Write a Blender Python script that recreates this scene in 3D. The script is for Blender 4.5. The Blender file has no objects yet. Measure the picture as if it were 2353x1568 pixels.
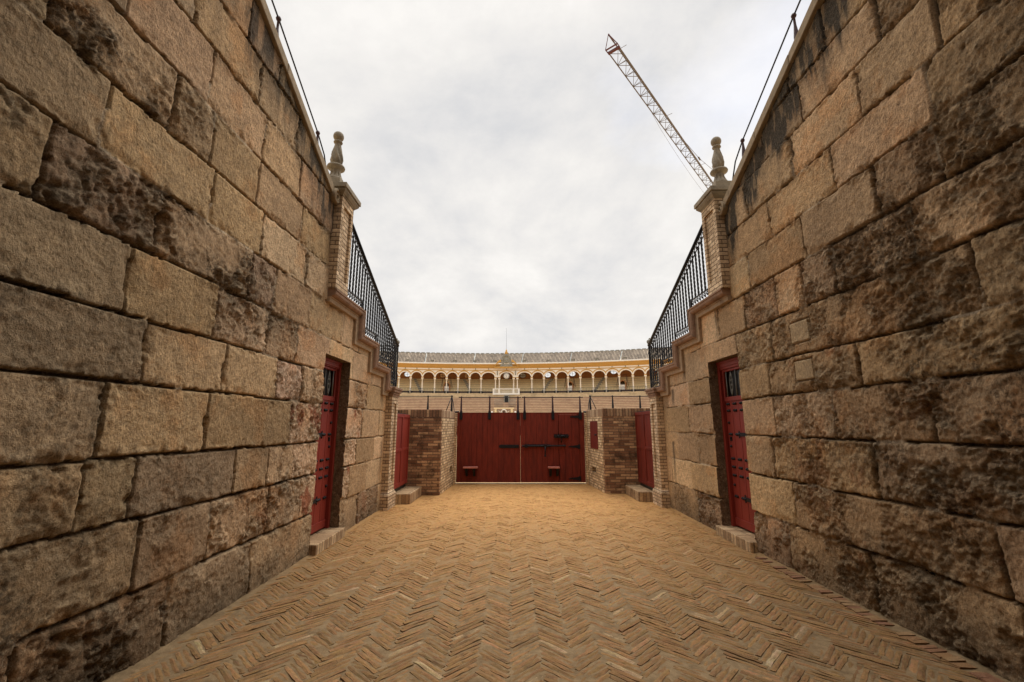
import bpy, math, random
import numpy as np
from mathutils import Vector, Matrix
R_ = math.radians
random.seed(7); rng = np.random.default_rng(11)
S = bpy.context.scene
COL = S.collection

# ------------------------------------------------------------------ camera
cam = bpy.data.cameras.new('camera'); co = bpy.data.objects.new('camera', cam); COL.objects.link(co)
cam.sensor_width = 36.0; cam.lens = 36.0 * 1000 / 2353
cam.clip_start = 0.05; cam.clip_end = 3000
co.location = (0, 0, 1.6); co.rotation_euler = (R_(90 + 10.979), 0, 0)
S.camera = co
S.view_settings.view_transform = 'Standard'; S.view_settings.look = 'None'
S.view_settings.exposure = 0.97; S.view_settings.gamma = 1.0
S.render.resolution_x = 1024; S.render.resolution_y = 682

# ------------------------------------------------------------------ sky: overcast over a faint blue
SUN_EL, SUN_AZ = 58.0, 14.0            # azimuth to the right of the view direction (+Y)
W = bpy.data.worlds.new('World'); S.world = W; W.use_nodes = True
wn = W.node_tree; wn.nodes.clear()
def wnode(t, **k):
    n = wn.nodes.new(t)
    for a, b in k.items(): setattr(n, a, b)
    return n
def wl(a, b): wn.links.new(a, b)
out = wnode('ShaderNodeOutputWorld'); bg = wnode('ShaderNodeBackground'); wl(bg.outputs[0], out.inputs[0])
sky = wnode('ShaderNodeTexSky', sky_type='NISHITA', sun_disc=False)
sky.sun_elevation = R_(SUN_EL); sky.sun_rotation = R_(SUN_AZ)
sks = wnode('ShaderNodeVectorMath', operation='SCALE'); wl(sky.outputs[0], sks.inputs[0]); sks.inputs['Scale'].default_value = 0.10
tc = wnode('ShaderNodeTexCoord'); sep = wnode('ShaderNodeSeparateXYZ'); wl(tc.outputs['Generated'], sep.inputs[0])
def wmath(op, a, b=None, c=None):
    n = wnode('ShaderNodeMath', operation=op)
    for i, v in enumerate((a, b, c)):
        if v is None: continue
        if isinstance(v, (int, float)): n.inputs[i].default_value = v
        else: wl(v, n.inputs[i])
    return n.outputs[0]
zz = wmath('ADD', wmath('MAXIMUM', sep.outputs[2], 0.0), 0.42)
px = wmath('DIVIDE', sep.outputs[0], zz); py = wmath('DIVIDE', sep.outputs[1], zz)
cv = wnode('ShaderNodeCombineXYZ'); wl(px, cv.inputs[0]); wl(py, cv.inputs[1])
def wnoise(scale, detail, rough, dist, off):
    m = wnode('ShaderNodeVectorMath', operation='ADD'); wl(cv.outputs[0], m.inputs[0]); m.inputs[1].default_value = off
    n = wnode('ShaderNodeTexNoise'); wl(m.outputs[0], n.inputs['Vector'])
    n.inputs['Scale'].default_value = scale; n.inputs['Detail'].default_value = detail
    n.inputs['Roughness'].default_value = rough; n.inputs['Distortion'].default_value = dist
    return n.outputs['Fac']
def wramp(fac, stops):
    r = wnode('ShaderNodeValToRGB'); wl(fac, r.inputs[0]); e = r.color_ramp.elements
    while len(e) < len(stops): e.new(0.5)
    for i, (p, c) in enumerate(stops): e[i].position = p; e[i].color = (*c, 1)
    return r.outputs[0]
c1 = wramp(wnoise(2.3, 10, 0.62, 0.15, (3.1, 0.7, 0)), [(0.33, (0.365, 0.365, 0.37)), (0.44, (0.42, 0.412, 0.405)), (0.52, (0.455, 0.443, 0.428)), (0.62, (0.50, 0.485, 0.465))])
cover = wramp(wnoise(1.3, 6, 0.55, 0.3, (5.2, 8.4, 0)), [(0.27, (0.72, 0.72, 0.72)), (0.40, (0.99, 0.99, 0.99))])
mx = wnode('ShaderNodeMix', data_type='RGBA'); wl(cover, mx.inputs[0]); wl(sks.outputs[0], mx.inputs[6]); wl(c1, mx.inputs[7])
# an overcast sky is brighter overhead
zb = wnode('ShaderNodeMapRange'); wl(sep.outputs[2], zb.inputs[0]); zb.inputs[1].default_value = 0.79; zb.inputs[2].default_value = 1.0
zb.inputs[3].default_value = 1.0; zb.inputs[4].default_value = 4.0
fin = wnode('ShaderNodeVectorMath', operation='SCALE'); wl(mx.outputs[2], fin.inputs[0]); wl(zb.outputs[0], fin.inputs['Scale'])
wl(fin.outputs[0], bg.inputs[0]); bg.inputs[1].default_value = 1.0

sl = bpy.data.lights.new('sun', 'SUN'); so = bpy.data.objects.new('sun', sl); COL.objects.link(so)
sl.energy = 1.5; sl.angle = R_(55); sl.color = (1.0, 0.95, 0.87)
d = Vector((math.sin(R_(SUN_AZ)) * math.cos(R_(SUN_EL)), math.cos(R_(SUN_AZ)) * math.cos(R_(SUN_EL)), math.sin(R_(SUN_EL))))
so.rotation_euler = d.to_track_quat('Z', 'Y').to_euler(); so.location = (20, 30, 60)

# ------------------------------------------------------------------ node materials
class Mat:
    def __init__(s, name, rough=0.85, spec=0.3):
        s.m = bpy.data.materials.new(name); s.m.use_nodes = True; s.t = s.m.node_tree
        s.b = s.t.nodes['Principled BSDF']; s.b.inputs['Roughness'].default_value = rough
        s.b.inputs['Specular IOR Level'].default_value = spec
        s.geo = None
    def n(s, t, **k):
        n = s.t.nodes.new(t)
        for a, b in k.items(): setattr(n, a, b)
        return n
    def put(s, v, sock):
        if isinstance(v, bpy.types.NodeSocket): s.t.links.new(v, sock)
        elif isinstance(v, tuple) and len(v) == 3 and sock.type == 'RGBA': sock.default_value = (*v, 1)
        else: sock.default_value = v
    def coord(s, kind='Object'): return s.n('ShaderNodeTexCoord').outputs[kind]
    def attr(s, name, out='Color'): return s.n('ShaderNodeAttribute', attribute_name=name).outputs[out]
    def mapping(s, v, scale=(1, 1, 1), rot=(0, 0, 0)):
        m = s.n('ShaderNodeMapping'); s.put(v, m.inputs[0]); m.inputs['Scale'].default_value = scale; m.inputs['Rotation'].default_value = rot
        return m.outputs[0]
    def noise(s, v, scale, detail=4, rough=0.6, dist=0.0):
        n = s.n('ShaderNodeTexNoise'); s.put(v, n.inputs['Vector']); n.inputs['Scale'].default_value = scale
        n.inputs['Detail'].default_value = detail; n.inputs['Roughness'].default_value = rough; n.inputs['Distortion'].default_value = dist
        return n.outputs['Fac']
    def ramp(s, fac, stops):
        r = s.n('ShaderNodeValToRGB'); s.put(fac, r.inputs[0]); e = r.color_ramp.elements
        while len(e) < len(stops): e.new(0.5)
        for i, (p, c) in enumerate(stops):
            e[i].position = p; e[i].color = (c, c, c, 1) if isinstance(c, (int, float)) else (*c, 1)
        return r.outputs[0]
    def mix(s, f, a, b, mode='MIX'):
        m = s.n('ShaderNodeMix', data_type='RGBA', blend_type=mode)
        s.put(f, m.inputs[0]); s.put(a, m.inputs[6]); s.put(b, m.inputs[7]); return m.outputs[2]
    def math(s, op, a, b=0.0):
        m = s.n('ShaderNodeMath', operation=op); s.put(a, m.inputs[0]); s.put(b, m.inputs[1]); return m.outputs[0]
    def bump(s, h, strength=0.3, dist=0.01, prev=None):
        b = s.n('ShaderNodeBump'); s.put(h, b.inputs['Height']); b.inputs['Strength'].default_value = strength
        b.inputs['Distance'].default_value = dist
        if prev is not None: s.t.links.new(prev, b.inputs['Normal'])
        return b.outputs[0]
    def color(s, c): s.put(c, s.b.inputs['Base Color'])
    def normal(s, v): s.t.links.new(v, s.b.inputs['Normal'])

def mat_ashlar():
    M = Mat('ashlar_limestone', 0.95, 0.15); P = M.coord()
    Ps = M.mapping(P, (1, 1, 0.75))
    n1 = M.noise(Ps, 55, 6, 0.68); n2 = M.noise(P, 14, 5, 0.65); n3 = M.noise(P, 150, 3, 0.6)
    rg = M.attr('rough', 'Fac')
    c = M.attr('Col')
    c = M.mix(1.0, c, M.ramp(n1, [(0.33, 0.50), (0.43, 0.90), (0.56, 1.04), (0.70, 1.28)]), 'MULTIPLY')
    c = M.mix(1.0, c, M.ramp(n2, [(0.30, 0.72), (0.5, 1.0), (0.70, 1.25)]), 'MULTIPLY')
    c = M.mix(M.ramp(M.noise(M.mapping(P, (1, 1, 0.7)), 75, 4, 0.6), [(0.57, 0.0), (0.65, 0.50)]), c, (0.12, 0.08, 0.045))
    c = M.mix(M.math('MULTIPLY', M.ramp(M.noise(P, 34, 7, 0.75), [(0.56, 0.0), (0.63, 0.85)]), M.ramp(rg, [(0.0, 0.15), (0.6, 0.8)])), c, (0.62, 0.50, 0.34))
    crust = M.math('MULTIPLY', M.ramp(M.noise(P, 19, 12, 0.84, 0.2), [(0.485, 0.0), (0.545, 1.0)]), M.attr('crust', 'Fac'))
    c = M.mix(crust, c, (0.045, 0.036, 0.026))
    M.color(c)
    b = M.bump(n3, 0.6, 0.005); b = M.bump(n1, 0.9, 0.016, b)
    b = M.bump(M.math('MULTIPLY', M.noise(P, 30, 8, 0.76), rg), 1.0, 0.05, b)
    M.normal(b); return M.m

def mat_vcol(name, rough=0.85, fine=90, amp=0.25, bs=0.4, bd=0.004, spec=0.2):
    M = Mat(name, rough, spec); P = M.coord(); n1 = M.noise(P, fine, 5, 0.65); n2 = M.noise(P, fine / 6, 4, 0.6)
    c = M.mix(1.0, M.attr('Col'), M.ramp(n1, [(0.3, 1 - amp), (0.7, 1 + amp)]), 'MULTIPLY')
    c = M.mix(1.0, c, M.ramp(n2, [(0.3, 1 - amp * .7), (0.7, 1 + amp * .7)]), 'MULTIPLY')
    M.color(c); M.normal(M.bump(n1, bs, bd)); return M.m

def mat_plain(name, col, rough=0.6, var=0.12, scale=12, bs=0.15, bd=0.003, metal=0.0, spec=0.4, stretch=(1, 1, 1), dirt=None, dirt_lo=0.55, dirt_hi=0.72):
    M = Mat(name, rough, spec); P = M.mapping(M.coord(), stretch); n = M.noise(P, scale, 6, 0.62)
    c = M.mix(1.0, col, M.ramp(n, [(0.25, 1 - var), (0.75, 1 + var)]), 'MULTIPLY')
    if dirt: c = M.mix(M.ramp(M.noise(P, scale * 0.35, 8, 0.7), [(dirt_lo, 0.0), (dirt_hi, 0.8)]), c, dirt)
    M.color(c); M.b.inputs['Metallic'].default_value = metal
    M.normal(M.bump(M.noise(P, scale * 6, 5, 0.6), bs, bd)); return M.m

def mat_brick(name, c1, c2, mortar, w=0.26, h=0.062, ms=0.008, dark=(0.05, 0.035, 0.025), dlo=0.55, dhi=0.68, damt=0.85):
    M = Mat(name, 0.92, 0.15); uv = M.coord('UV'); P = M.coord()
    warp = M.n('ShaderNodeVectorMath', operation='ADD'); nz = M.n('ShaderNodeTexNoise'); M.put(P, nz.inputs['Vector']); nz.inputs['Scale'].default_value = 9
    sc = M.n('ShaderNodeVectorMath', operation='SCALE'); M.put(nz.outputs['Color'], sc.inputs[0]); sc.inputs['Scale'].default_value = 0.012
    M.put(uv, warp.inputs[0]); M.put(sc.outputs[0], warp.inputs[1])
    b = M.n('ShaderNodeTexBrick'); M.put(warp.outputs[0], b.inputs['Vector']); b.inputs['Scale'].default_value = 1.0
    b.inputs['Brick Width'].default_value = w; b.inputs['Row Height'].default_value = h; b.inputs['Mortar Size'].default_value = ms
    b.inputs['Mortar Smooth'].default_value = 0.35; b.inputs['Bias'].default_value = 0.0
    M.put((0.0, 0.0, 0.0), b.inputs['Color1']); M.put((1.0, 1.0, 1.0), b.inputs['Color2']); M.put((0.5, 0.5, 0.5), b.inputs['Mortar'])
    mid = tuple((x + y) / 2 for x, y in zip(c1, c2))
    bc = M.ramp(b.outputs['Color'], [(0.0, tuple(x * .75 for x in c1)), (0.3, c1), (0.6, mid), (0.8, c2), (1.0, tuple(min(1, x * 1.25) for x in c2))])
    bc = M.mix(1.0, bc, M.ramp(M.noise(P, 30, 5, 0.7), [(0.3, 0.7), (0.7, 1.25)]), 'MULTIPLY')
    st = M.ramp(M.noise(P, 3.2, 8, 0.7, 0.5), [(dlo, 0.0), (dhi, damt)])
    c = M.mix(b.outputs['Fac'], bc, mortar); c = M.mix(st, c, dark)
    M.color(c)
    nb = M.bump(M.math('SUBTRACT', 1.0, b.outputs['Fac']), 0.9, 0.008); nb = M.bump(M.noise(P, 70, 5, 0.65), 0.5, 0.005, nb)
    M.normal(nb); return M.m

M_ashlar = mat_ashlar()
def mat_paver():
    M = Mat('paving_brick', 0.92, 0.15); P = M.coord(); n1 = M.noise(P, 110, 5, 0.7); n2 = M.noise(P, 22, 5, 0.65)
    c = M.mix(1.0, M.attr('Col'), M.ramp(n1, [(0.28, 0.62), (0.5, 1.0), (0.72, 1.32)]), 'MULTIPLY')
    c = M.mix(1.0, c, M.ramp(n2, [(0.3, 0.8), (0.7, 1.2)]), 'MULTIPLY')
    c = M.mix(M.ramp(M.noise(P, 7, 9, 0.72, 0.6), [(0.40, 0.0), (0.64, 0.5)]), c, (0.235, 0.132, 0.053))
    c = M.mix(M.ramp(M.noise(M.mapping(P, (1, 1, 1), (0, 0, .4)), 16, 7, 0.7, 0.8), [(0.58, 0.0), (0.64, 0.75)]), c, (0.10, 0.062, 0.032))
    c = M.mix(M.ramp(M.noise(P, 5, 12, 0.78, 0.3), [(0.58, 0.0), (0.66, 0.35)]), c, (0.30, 0.225, 0.14))
    M.color(c); b = M.bump(n2, 0.5, 0.008); M.normal(M.bump(n1, 0.7, 0.004, b)); return M.m
M_paver = mat_paver()
def mat_bed():
    M = Mat('paving_mortar', 0.95, 0.15); P = M.coord(); n = M.noise(P, 18, 8, 0.7)
    c = M.mix(1.0, (0.20, 0.138, 0.075), M.ramp(n, [(0.25, 0.6), (0.75, 1.4)]), 'MULTIPLY')
    c = M.mix(M.ramp(M.noise(P, 6, 8, 0.72), [(0.45, 0.0), (0.65, 0.8)]), c, (0.11, 0.07, 0.035))
    sp = M.n('ShaderNodeSeparateXYZ'); M.put(P, sp.inputs[0])      # sand trodden out of the arena lies over the end by the gate
    yy = M.math('ADD', sp.outputs[1], M.math('MULTIPLY', M.noise(P, 1.5, 6, 0.65), 3.0))
    mr = M.n('ShaderNodeMapRange'); M.put(yy, mr.inputs[0]); mr.inputs[1].default_value = 6.0; mr.inputs[2].default_value = 11.0
    c = M.mix(mr.outputs[0], c, (0.40, 0.22, 0.082)); M.color(c)
    M.normal(M.bump(M.noise(P, 90, 5, 0.65), 0.6, 0.006)); return M.m
M_mortar = mat_bed()
M_sand = mat_plain('albero_sand', (0.52, 0.35, 0.16), 0.95, 0.15, 3, 0.4, 0.01)
M_coping = mat_plain('coping_stone', (0.33, 0.26, 0.175), 0.9, 0.25, 10, 0.5, 0.006, spec=0.15, dirt=(0.16, 0.13, 0.10), dirt_lo=0.56, dirt_hi=0.72)
M_cap = mat_plain('carved_stone', (0.31, 0.27, 0.205), 0.85, 0.15, 12, 0.3, 0.004, spec=0.2, dirt=(0.13, 0.105, 0.075), dirt_lo=0.50, dirt_hi=0.68)
M_terra = mat_plain('terracotta_moulding', (0.30, 0.19, 0.13), 0.9, 0.25, 14, 0.5, 0.006, spec=0.15, dirt=(0.12, 0.085, 0.06), dirt_lo=0.52, dirt_hi=0.7)
M_band = mat_plain('moulding_band_stone', (0.38, 0.275, 0.18), 0.9, 0.22, 14, 0.5, 0.006, spec=0.15, dirt=(0.15, 0.10, 0.07), dirt_lo=0.54, dirt_hi=0.7)
M_pbrick = mat_brick('pier_brick', (0.56, 0.41, 0.26), (0.70, 0.54, 0.36), (0.17, 0.11, 0.07), 0.15, 0.062, 0.007, dlo=0.62, dhi=0.75, damt=0.5)
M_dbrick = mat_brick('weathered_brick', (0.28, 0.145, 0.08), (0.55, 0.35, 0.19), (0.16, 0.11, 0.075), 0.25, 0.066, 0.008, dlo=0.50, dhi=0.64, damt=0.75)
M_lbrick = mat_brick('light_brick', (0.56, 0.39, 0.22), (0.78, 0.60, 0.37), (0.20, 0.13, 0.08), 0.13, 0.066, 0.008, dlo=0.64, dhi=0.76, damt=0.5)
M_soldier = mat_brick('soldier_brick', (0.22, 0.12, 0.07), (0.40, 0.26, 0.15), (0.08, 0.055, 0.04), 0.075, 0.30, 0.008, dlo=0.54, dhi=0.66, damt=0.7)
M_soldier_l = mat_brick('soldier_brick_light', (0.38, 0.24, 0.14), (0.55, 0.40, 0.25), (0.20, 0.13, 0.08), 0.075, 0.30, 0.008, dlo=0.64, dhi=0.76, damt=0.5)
M_step = mat_brick('step_brick', (0.43, 0.28, 0.155), (0.52, 0.37, 0.215), (0.24, 0.165, 0.10), 0.075, 0.27, 0.008, dlo=0.56, dhi=0.7, damt=0.6)
M_red = mat_plain('red_door_paint', (0.26, 0.033, 0.021), 0.55, 0.16, 8, 0.25, 0.003, spec=0.35, stretch=(1, 1, 0.25), dirt=(0.17, 0.022, 0.018), dirt_lo=0.5, dirt_hi=0.7)
M_gate = mat_plain('red_gate_paint', (0.17, 0.023, 0.012), 0.7, 0.38, 14, 0.3, 0.003, spec=0.25, stretch=(1, 1, 0.2), dirt=(0.09, 0.014, 0.009), dirt_lo=0.48, dirt_hi=0.7)
M_worn = mat_plain('worn_pink_paint', (0.42, 0.15, 0.11), 0.7, 0.2, 20, 0.2, 0.002, spec=0.25)
M_iron = mat_plain('black_ironwork', (0.009, 0.009, 0.012), 0.5, 0.3, 30, 0.3, 0.002, spec=0.3)
M_irong = mat_plain('grille_iron', (0.20, 0.21, 0.195), 0.5, 0.2, 30, 0.2, 0.002, spec=0.5)
M_dark = mat_plain('unlit_interior', (0.008, 0.008, 0.009), 0.4, 0.1, 5)
M_rust = mat_plain('dark_red_iron', (0.05, 0.022, 0.026), 0.6, 0.3, 30)
M_white = mat_plain('white_limewash', (0.86, 0.82, 0.75), 0.9, 0.05, 6, spec=0.15)
M_ochre = mat_plain('ochre_paint', (0.56, 0.33, 0.10), 0.85, 0.14, 5, spec=0.15)
M_vault = mat_plain('ochre_ceiling', (0.42, 0.20, 0.085), 0.9, 0.14, 3, spec=0.1)
M_seat = mat_plain('cream_seating', (0.84, 0.69, 0.42), 0.9, 0.12, 3, spec=0.1)
M_gstone = mat_plain('grey_stone', (0.30, 0.29, 0.25), 0.9, 0.3, 6, 0.5, 0.05, spec=0.1)
M_tendido = mat_plain('brick_seating', (0.60, 0.46, 0.315), 0.92, 0.2, 2.2, 0.4, 0.02, spec=0.1, dirt=(0.33, 0.21, 0.15), dirt_lo=0.5, dirt_hi=0.7)
M_parapet = mat_plain('parapet_stone', (0.58, 0.45, 0.285), 0.92, 0.2, 1.6, 0.5, 0.03, spec=0.1, dirt=(0.30, 0.23, 0.15), dirt_lo=0.52, dirt_hi=0.7)
M_crane = mat_plain('crane_steel', (0.145, 0.125, 0.12), 0.6, 0.1, 2)
M_craned = mat_plain('crane_red_steel', (0.10, 0.028, 0.028), 0.6, 0.1, 2)
M_sill = mat_plain('worn_sill', (0.46, 0.38, 0.27), 0.8, 0.2, 8)
M_marble = mat_plain('pale_marble', (0.82, 0.74, 0.63), 0.6, 0.1, 3, spec=0.3)
M_roof = mat_vcol('curved_roof_tiles', 0.9, 2.5, 0.35, 0.2, 0.02)
M_peach = mat_plain('peach_pane', (0.90, 0.60, 0.34), 0.6, 0.1, 3)
M_glass = mat_plain('pale_pane', (0.62, 0.66, 0.68), 0.3, 0.05, 3, spec=0.5)
M_plaster = mat_plain('shade_vault_plaster', (0.15, 0.10, 0.06), 0.9, 0.1, 2)  # kept dark so the added vault bounces little light

# ------------------------------------------------------------------ object helpers
def tag(o, label=None, cat=None, group=None, kind=None):
    if label: o['label'] = label
    if cat: o['category'] = cat
    if group: o['group'] = group
    if kind: o['kind'] = kind
    return o
def empty(name, loc, label, cat, group=None):
    o = bpy.data.objects.new(name, None); COL.objects.link(o); o.location = loc; o.empty_display_size = 0.2
    return tag(o, label, cat, group)
class MB:
    def __init__(s): s.v = []; s.f = []; s.sm = []
    def add(s, vs, fs, smooth=False):
        o = len(s.v); s.v += [tuple(map(float, v)) for v in vs]
        for f in fs: s.f.append(tuple(i + o for i in f)); s.sm.append(smooth)
        return s
    def box(s, a, b):
        (x0, y0, z0), (x1, y1, z1) = a, b
        x0, x1 = sorted((x0, x1)); y0, y1 = sorted((y0, y1)); z0, z1 = sorted((z0, z1))
        return s.add([(x0, y0, z0), (x1, y0, z0), (x1, y1, z0), (x0, y1, z0), (x0, y0, z1), (x1, y0, z1), (x1, y1, z1), (x0, y1, z1)],
                     [(0, 3, 2, 1), (4, 5, 6, 7), (0, 1, 5, 4), (1, 2, 6, 5), (2, 3, 7, 6), (3, 0, 4, 7)])
    def hull(s, bottom, top):          # prism from two equal loops
        n = len(bottom)
        return s.add(list(bottom) + list(top), [tuple(range(n - 1, -1, -1)), tuple(range(n, 2 * n))] + [(i, (i + 1) % n, n + (i + 1) % n, n + i) for i in range(n)])
    def prismX(s, poly, x0, x1):       # poly of (y, z)
        return s.hull([(x0, y, z) for y, z in poly], [(x1, y, z) for y, z in poly])
    def prismZ(s, poly, z0, z1):
        return s.hull([(x, y, z0) for x, y in poly], [(x, y, z1) for x, y in poly])
    def prismY(s, poly, y0, y1):
        return s.hull([(x, y0, z) for x, z in poly], [(x, y1, z) for x, z in poly])
    def bar(s, p, q, r, r2=None, n=8, smooth=True, square=False):
        p = Vector(p); q = Vector(q); r2 = r if r2 is None else r2; ax = (q - p).normalized()
        u = ax.orthogonal().normalized() if not square else ax.cross(Vector((0, 0, 1)) if abs(ax.z) < 0.9 else Vector((1, 0, 0))).normalized()
        w = ax.cross(u)
        if square: n = 4; smooth = False
        off = math.pi / 4 if square else 0
        A = [p + (u * math.cos(off + 2 * math.pi * i / n) + w * math.sin(off + 2 * math.pi * i / n)) * r for i in range(n)]
        B = [q + (u * math.cos(off + 2 * math.pi * i / n) + w * math.sin(off + 2 * math.pi * i / n)) * r2 for i in range(n)]
        k = len(s.v); s.hull(A, B)
        if smooth:
            for j in range(len(s.f) - n, len(s.f)): s.sm[j] = True
        return s
    def tube(s, pts, r, n=6):
        pts = [Vector(p) for p in pts]; rings = []; u = None
        for i, p in enumerate(pts):
            t = (pts[min(i + 1, len(pts) - 1)] - pts[max(i - 1, 0)]).normalized()
            u = t.orthogonal().normalized() if u is None else (u - t * u.dot(t)).normalized()
            w = t.cross(u); rr = r[i] if isinstance(r, (list, tuple)) else r
            rings.append([p + (u * math.cos(2 * math.pi * k / n) + w * math.sin(2 * math.pi * k / n)) * rr for k in range(n)])
        vs = [v for g in rings for v in g]
        fs = [(i * n + k, i * n + (k + 1) % n, (i + 1) * n + (k + 1) % n, (i + 1) * n + k) for i in range(len(pts) - 1) for k in range(n)]
        fs += [tuple(range(n - 1, -1, -1)), tuple((len(pts) - 1) * n + k for k in range(n))]
        return s.add(vs, fs, True)
    def lathe(s, prof, c, n=24, flute=0, famp=0.0, twist=0.0, fz=None, axis='z'):   # prof of (r, z)
        rings = []
        for r, z in prof:
            ring = []
            for k in range(n):
                a = 2 * math.pi * k / n; rr = r
                if flute and fz and fz[0] <= z <= fz[1]:
                    e = math.sin(math.pi * (z - fz[0]) / (fz[1] - fz[0])) ** 0.5
                    rr = r * (1 - famp * e * (0.5 + 0.5 * math.cos(flute * (a + twist * (z - fz[0])))))
                if axis == 'z': ring.append((c[0] + rr * math.cos(a), c[1] + rr * math.sin(a), c[2] + z))
                elif axis == 'y': ring.append((c[0] + rr * math.cos(a), c[1] + z, c[2] + rr * math.sin(a)))
                else: ring.append((c[0] + z, c[1] + rr * math.cos(a), c[2] + rr * math.sin(a)))
            rings.append(ring)
        vs = [v for g in rings for v in g]; m = len(prof)
        fs = [(i * n + k, i * n + (k + 1) % n, (i + 1) * n + (k + 1) % n, (i + 1) * n + k) for i in range(m - 1) for k in range(n)]
        fs += [tuple(range(n - 1, -1, -1)), tuple((m - 1) * n + k for k in range(n))]
        return s.add(vs, fs, True)
    def build(s, name, mat, parent=None, bevel=0.0, label=None, cols=None):
        me = bpy.data.meshes.new(name); loc = parent.matrix_basis.translation.copy() if parent is not None else Vector((0, 0, 0))
        if parent is not None and parent.parent is not None: loc += parent.parent.matrix_basis.translation
        me.from_pydata([tuple(Vector(v) - loc) for v in s.v], [], s.f)
        if cols is not None:
            ca = me.color_attributes.new('Col', 'FLOAT_COLOR', 'POINT'); ca.data.foreach_set('color', np.asarray(cols, dtype=np.float32).ravel())
        me.polygons.foreach_set('use_smooth', s.sm)
        uvl = me.uv_layers.new(name='UVMap')
        for p in me.polygons:
            n = p.normal
            for li in p.loop_indices:
                v = s.v[me.loops[li].vertex_index]
                if abs(n.z) > 0.75: uvl.data[li].uv = (v[1], v[0])
                elif abs(n.x) > abs(n.y): uvl.data[li].uv = (v[1], v[2])
                else: uvl.data[li].uv = (v[0], v[2])
        o = bpy.data.objects.new(name, me); COL.objects.link(o); me.materials.append(mat)
        bm_fix(me)
        if parent is not None: o.parent = parent
        if bevel:
            b = o.modifiers.new('bevel', 'BEVEL'); b.width = bevel; b.segments = 2; b.limit_method = 'ANGLE'; b.angle_limit = R_(40)
        if label: o['label'] = label
        return o
def bm_fix(me):
    import bmesh
    if len(me.polygons) > 60000: return
    bm = bmesh.new(); bm.from_mesh(me); bmesh.ops.recalc_face_normals(bm, faces=bm.faces[:]); bm.to_mesh(me); bm.free()
def copy_to(o, parent, loc=None, label=None):
    c = o.copy(); COL.objects.link(c); c.parent = parent
    if loc is not None: c.location = loc
    if label: c['label'] = label
    elif 'label' in c.keys(): del c['label']
    return c

# ------------------------------------------------------------------ numpy noise
_T = rng.random((16, 256, 256))
def vn(x, y, f, seed=0):
    x = np.asarray(x) * f + 37.3 * seed + 500; y = np.asarray(y) * f + 11.7 * seed + 500
    xi = np.floor(x).astype(int); yi = np.floor(y).astype(int); fx = x - xi; fy = y - yi
    fx = fx * fx * fx * (fx * (fx * 6 - 15) + 10); fy = fy * fy * fy * (fy * (fy * 6 - 15) + 10); T = _T[seed % 16]
    a = T[xi % 256, yi % 256]; b = T[(xi + 1) % 256, yi % 256]; c = T[xi % 256, (yi + 1) % 256]; d = T[(xi + 1) % 256, (yi + 1) % 256]
    return (a * (1 - fx) + b * fx) * (1 - fy) + (c * (1 - fx) + d * fx) * fy
def fbm(x, y, f, oct=4, seed=0, g=0.5):
    s = 0; a = 1; t = 0
    for i in range(oct): s = s + a * vn(x * (1 + .07 * i) + .31 * i * y, y - .27 * i * x, f * 2 ** i, seed + i); t += a; a *= g
    return s / t
def sstep(a, b, x): t = np.clip((x - a) / (b - a), 0, 1); return t * t * (3 - 2 * t)
def h01(*k):
    r = random.Random(hash(tuple(int(round(q * 1000)) for q in k)) & 0xffffffff); return r

# ------------------------------------------------------------------ ground
g = MB(); g.add([(-900, -900, -0.05), (900, -900, -0.05), (900, 900, -0.05), (-900, 900, -0.05)], [(0, 1, 2, 3)])
tag(g.build('ground', M_sand), kind='structure')

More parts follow.
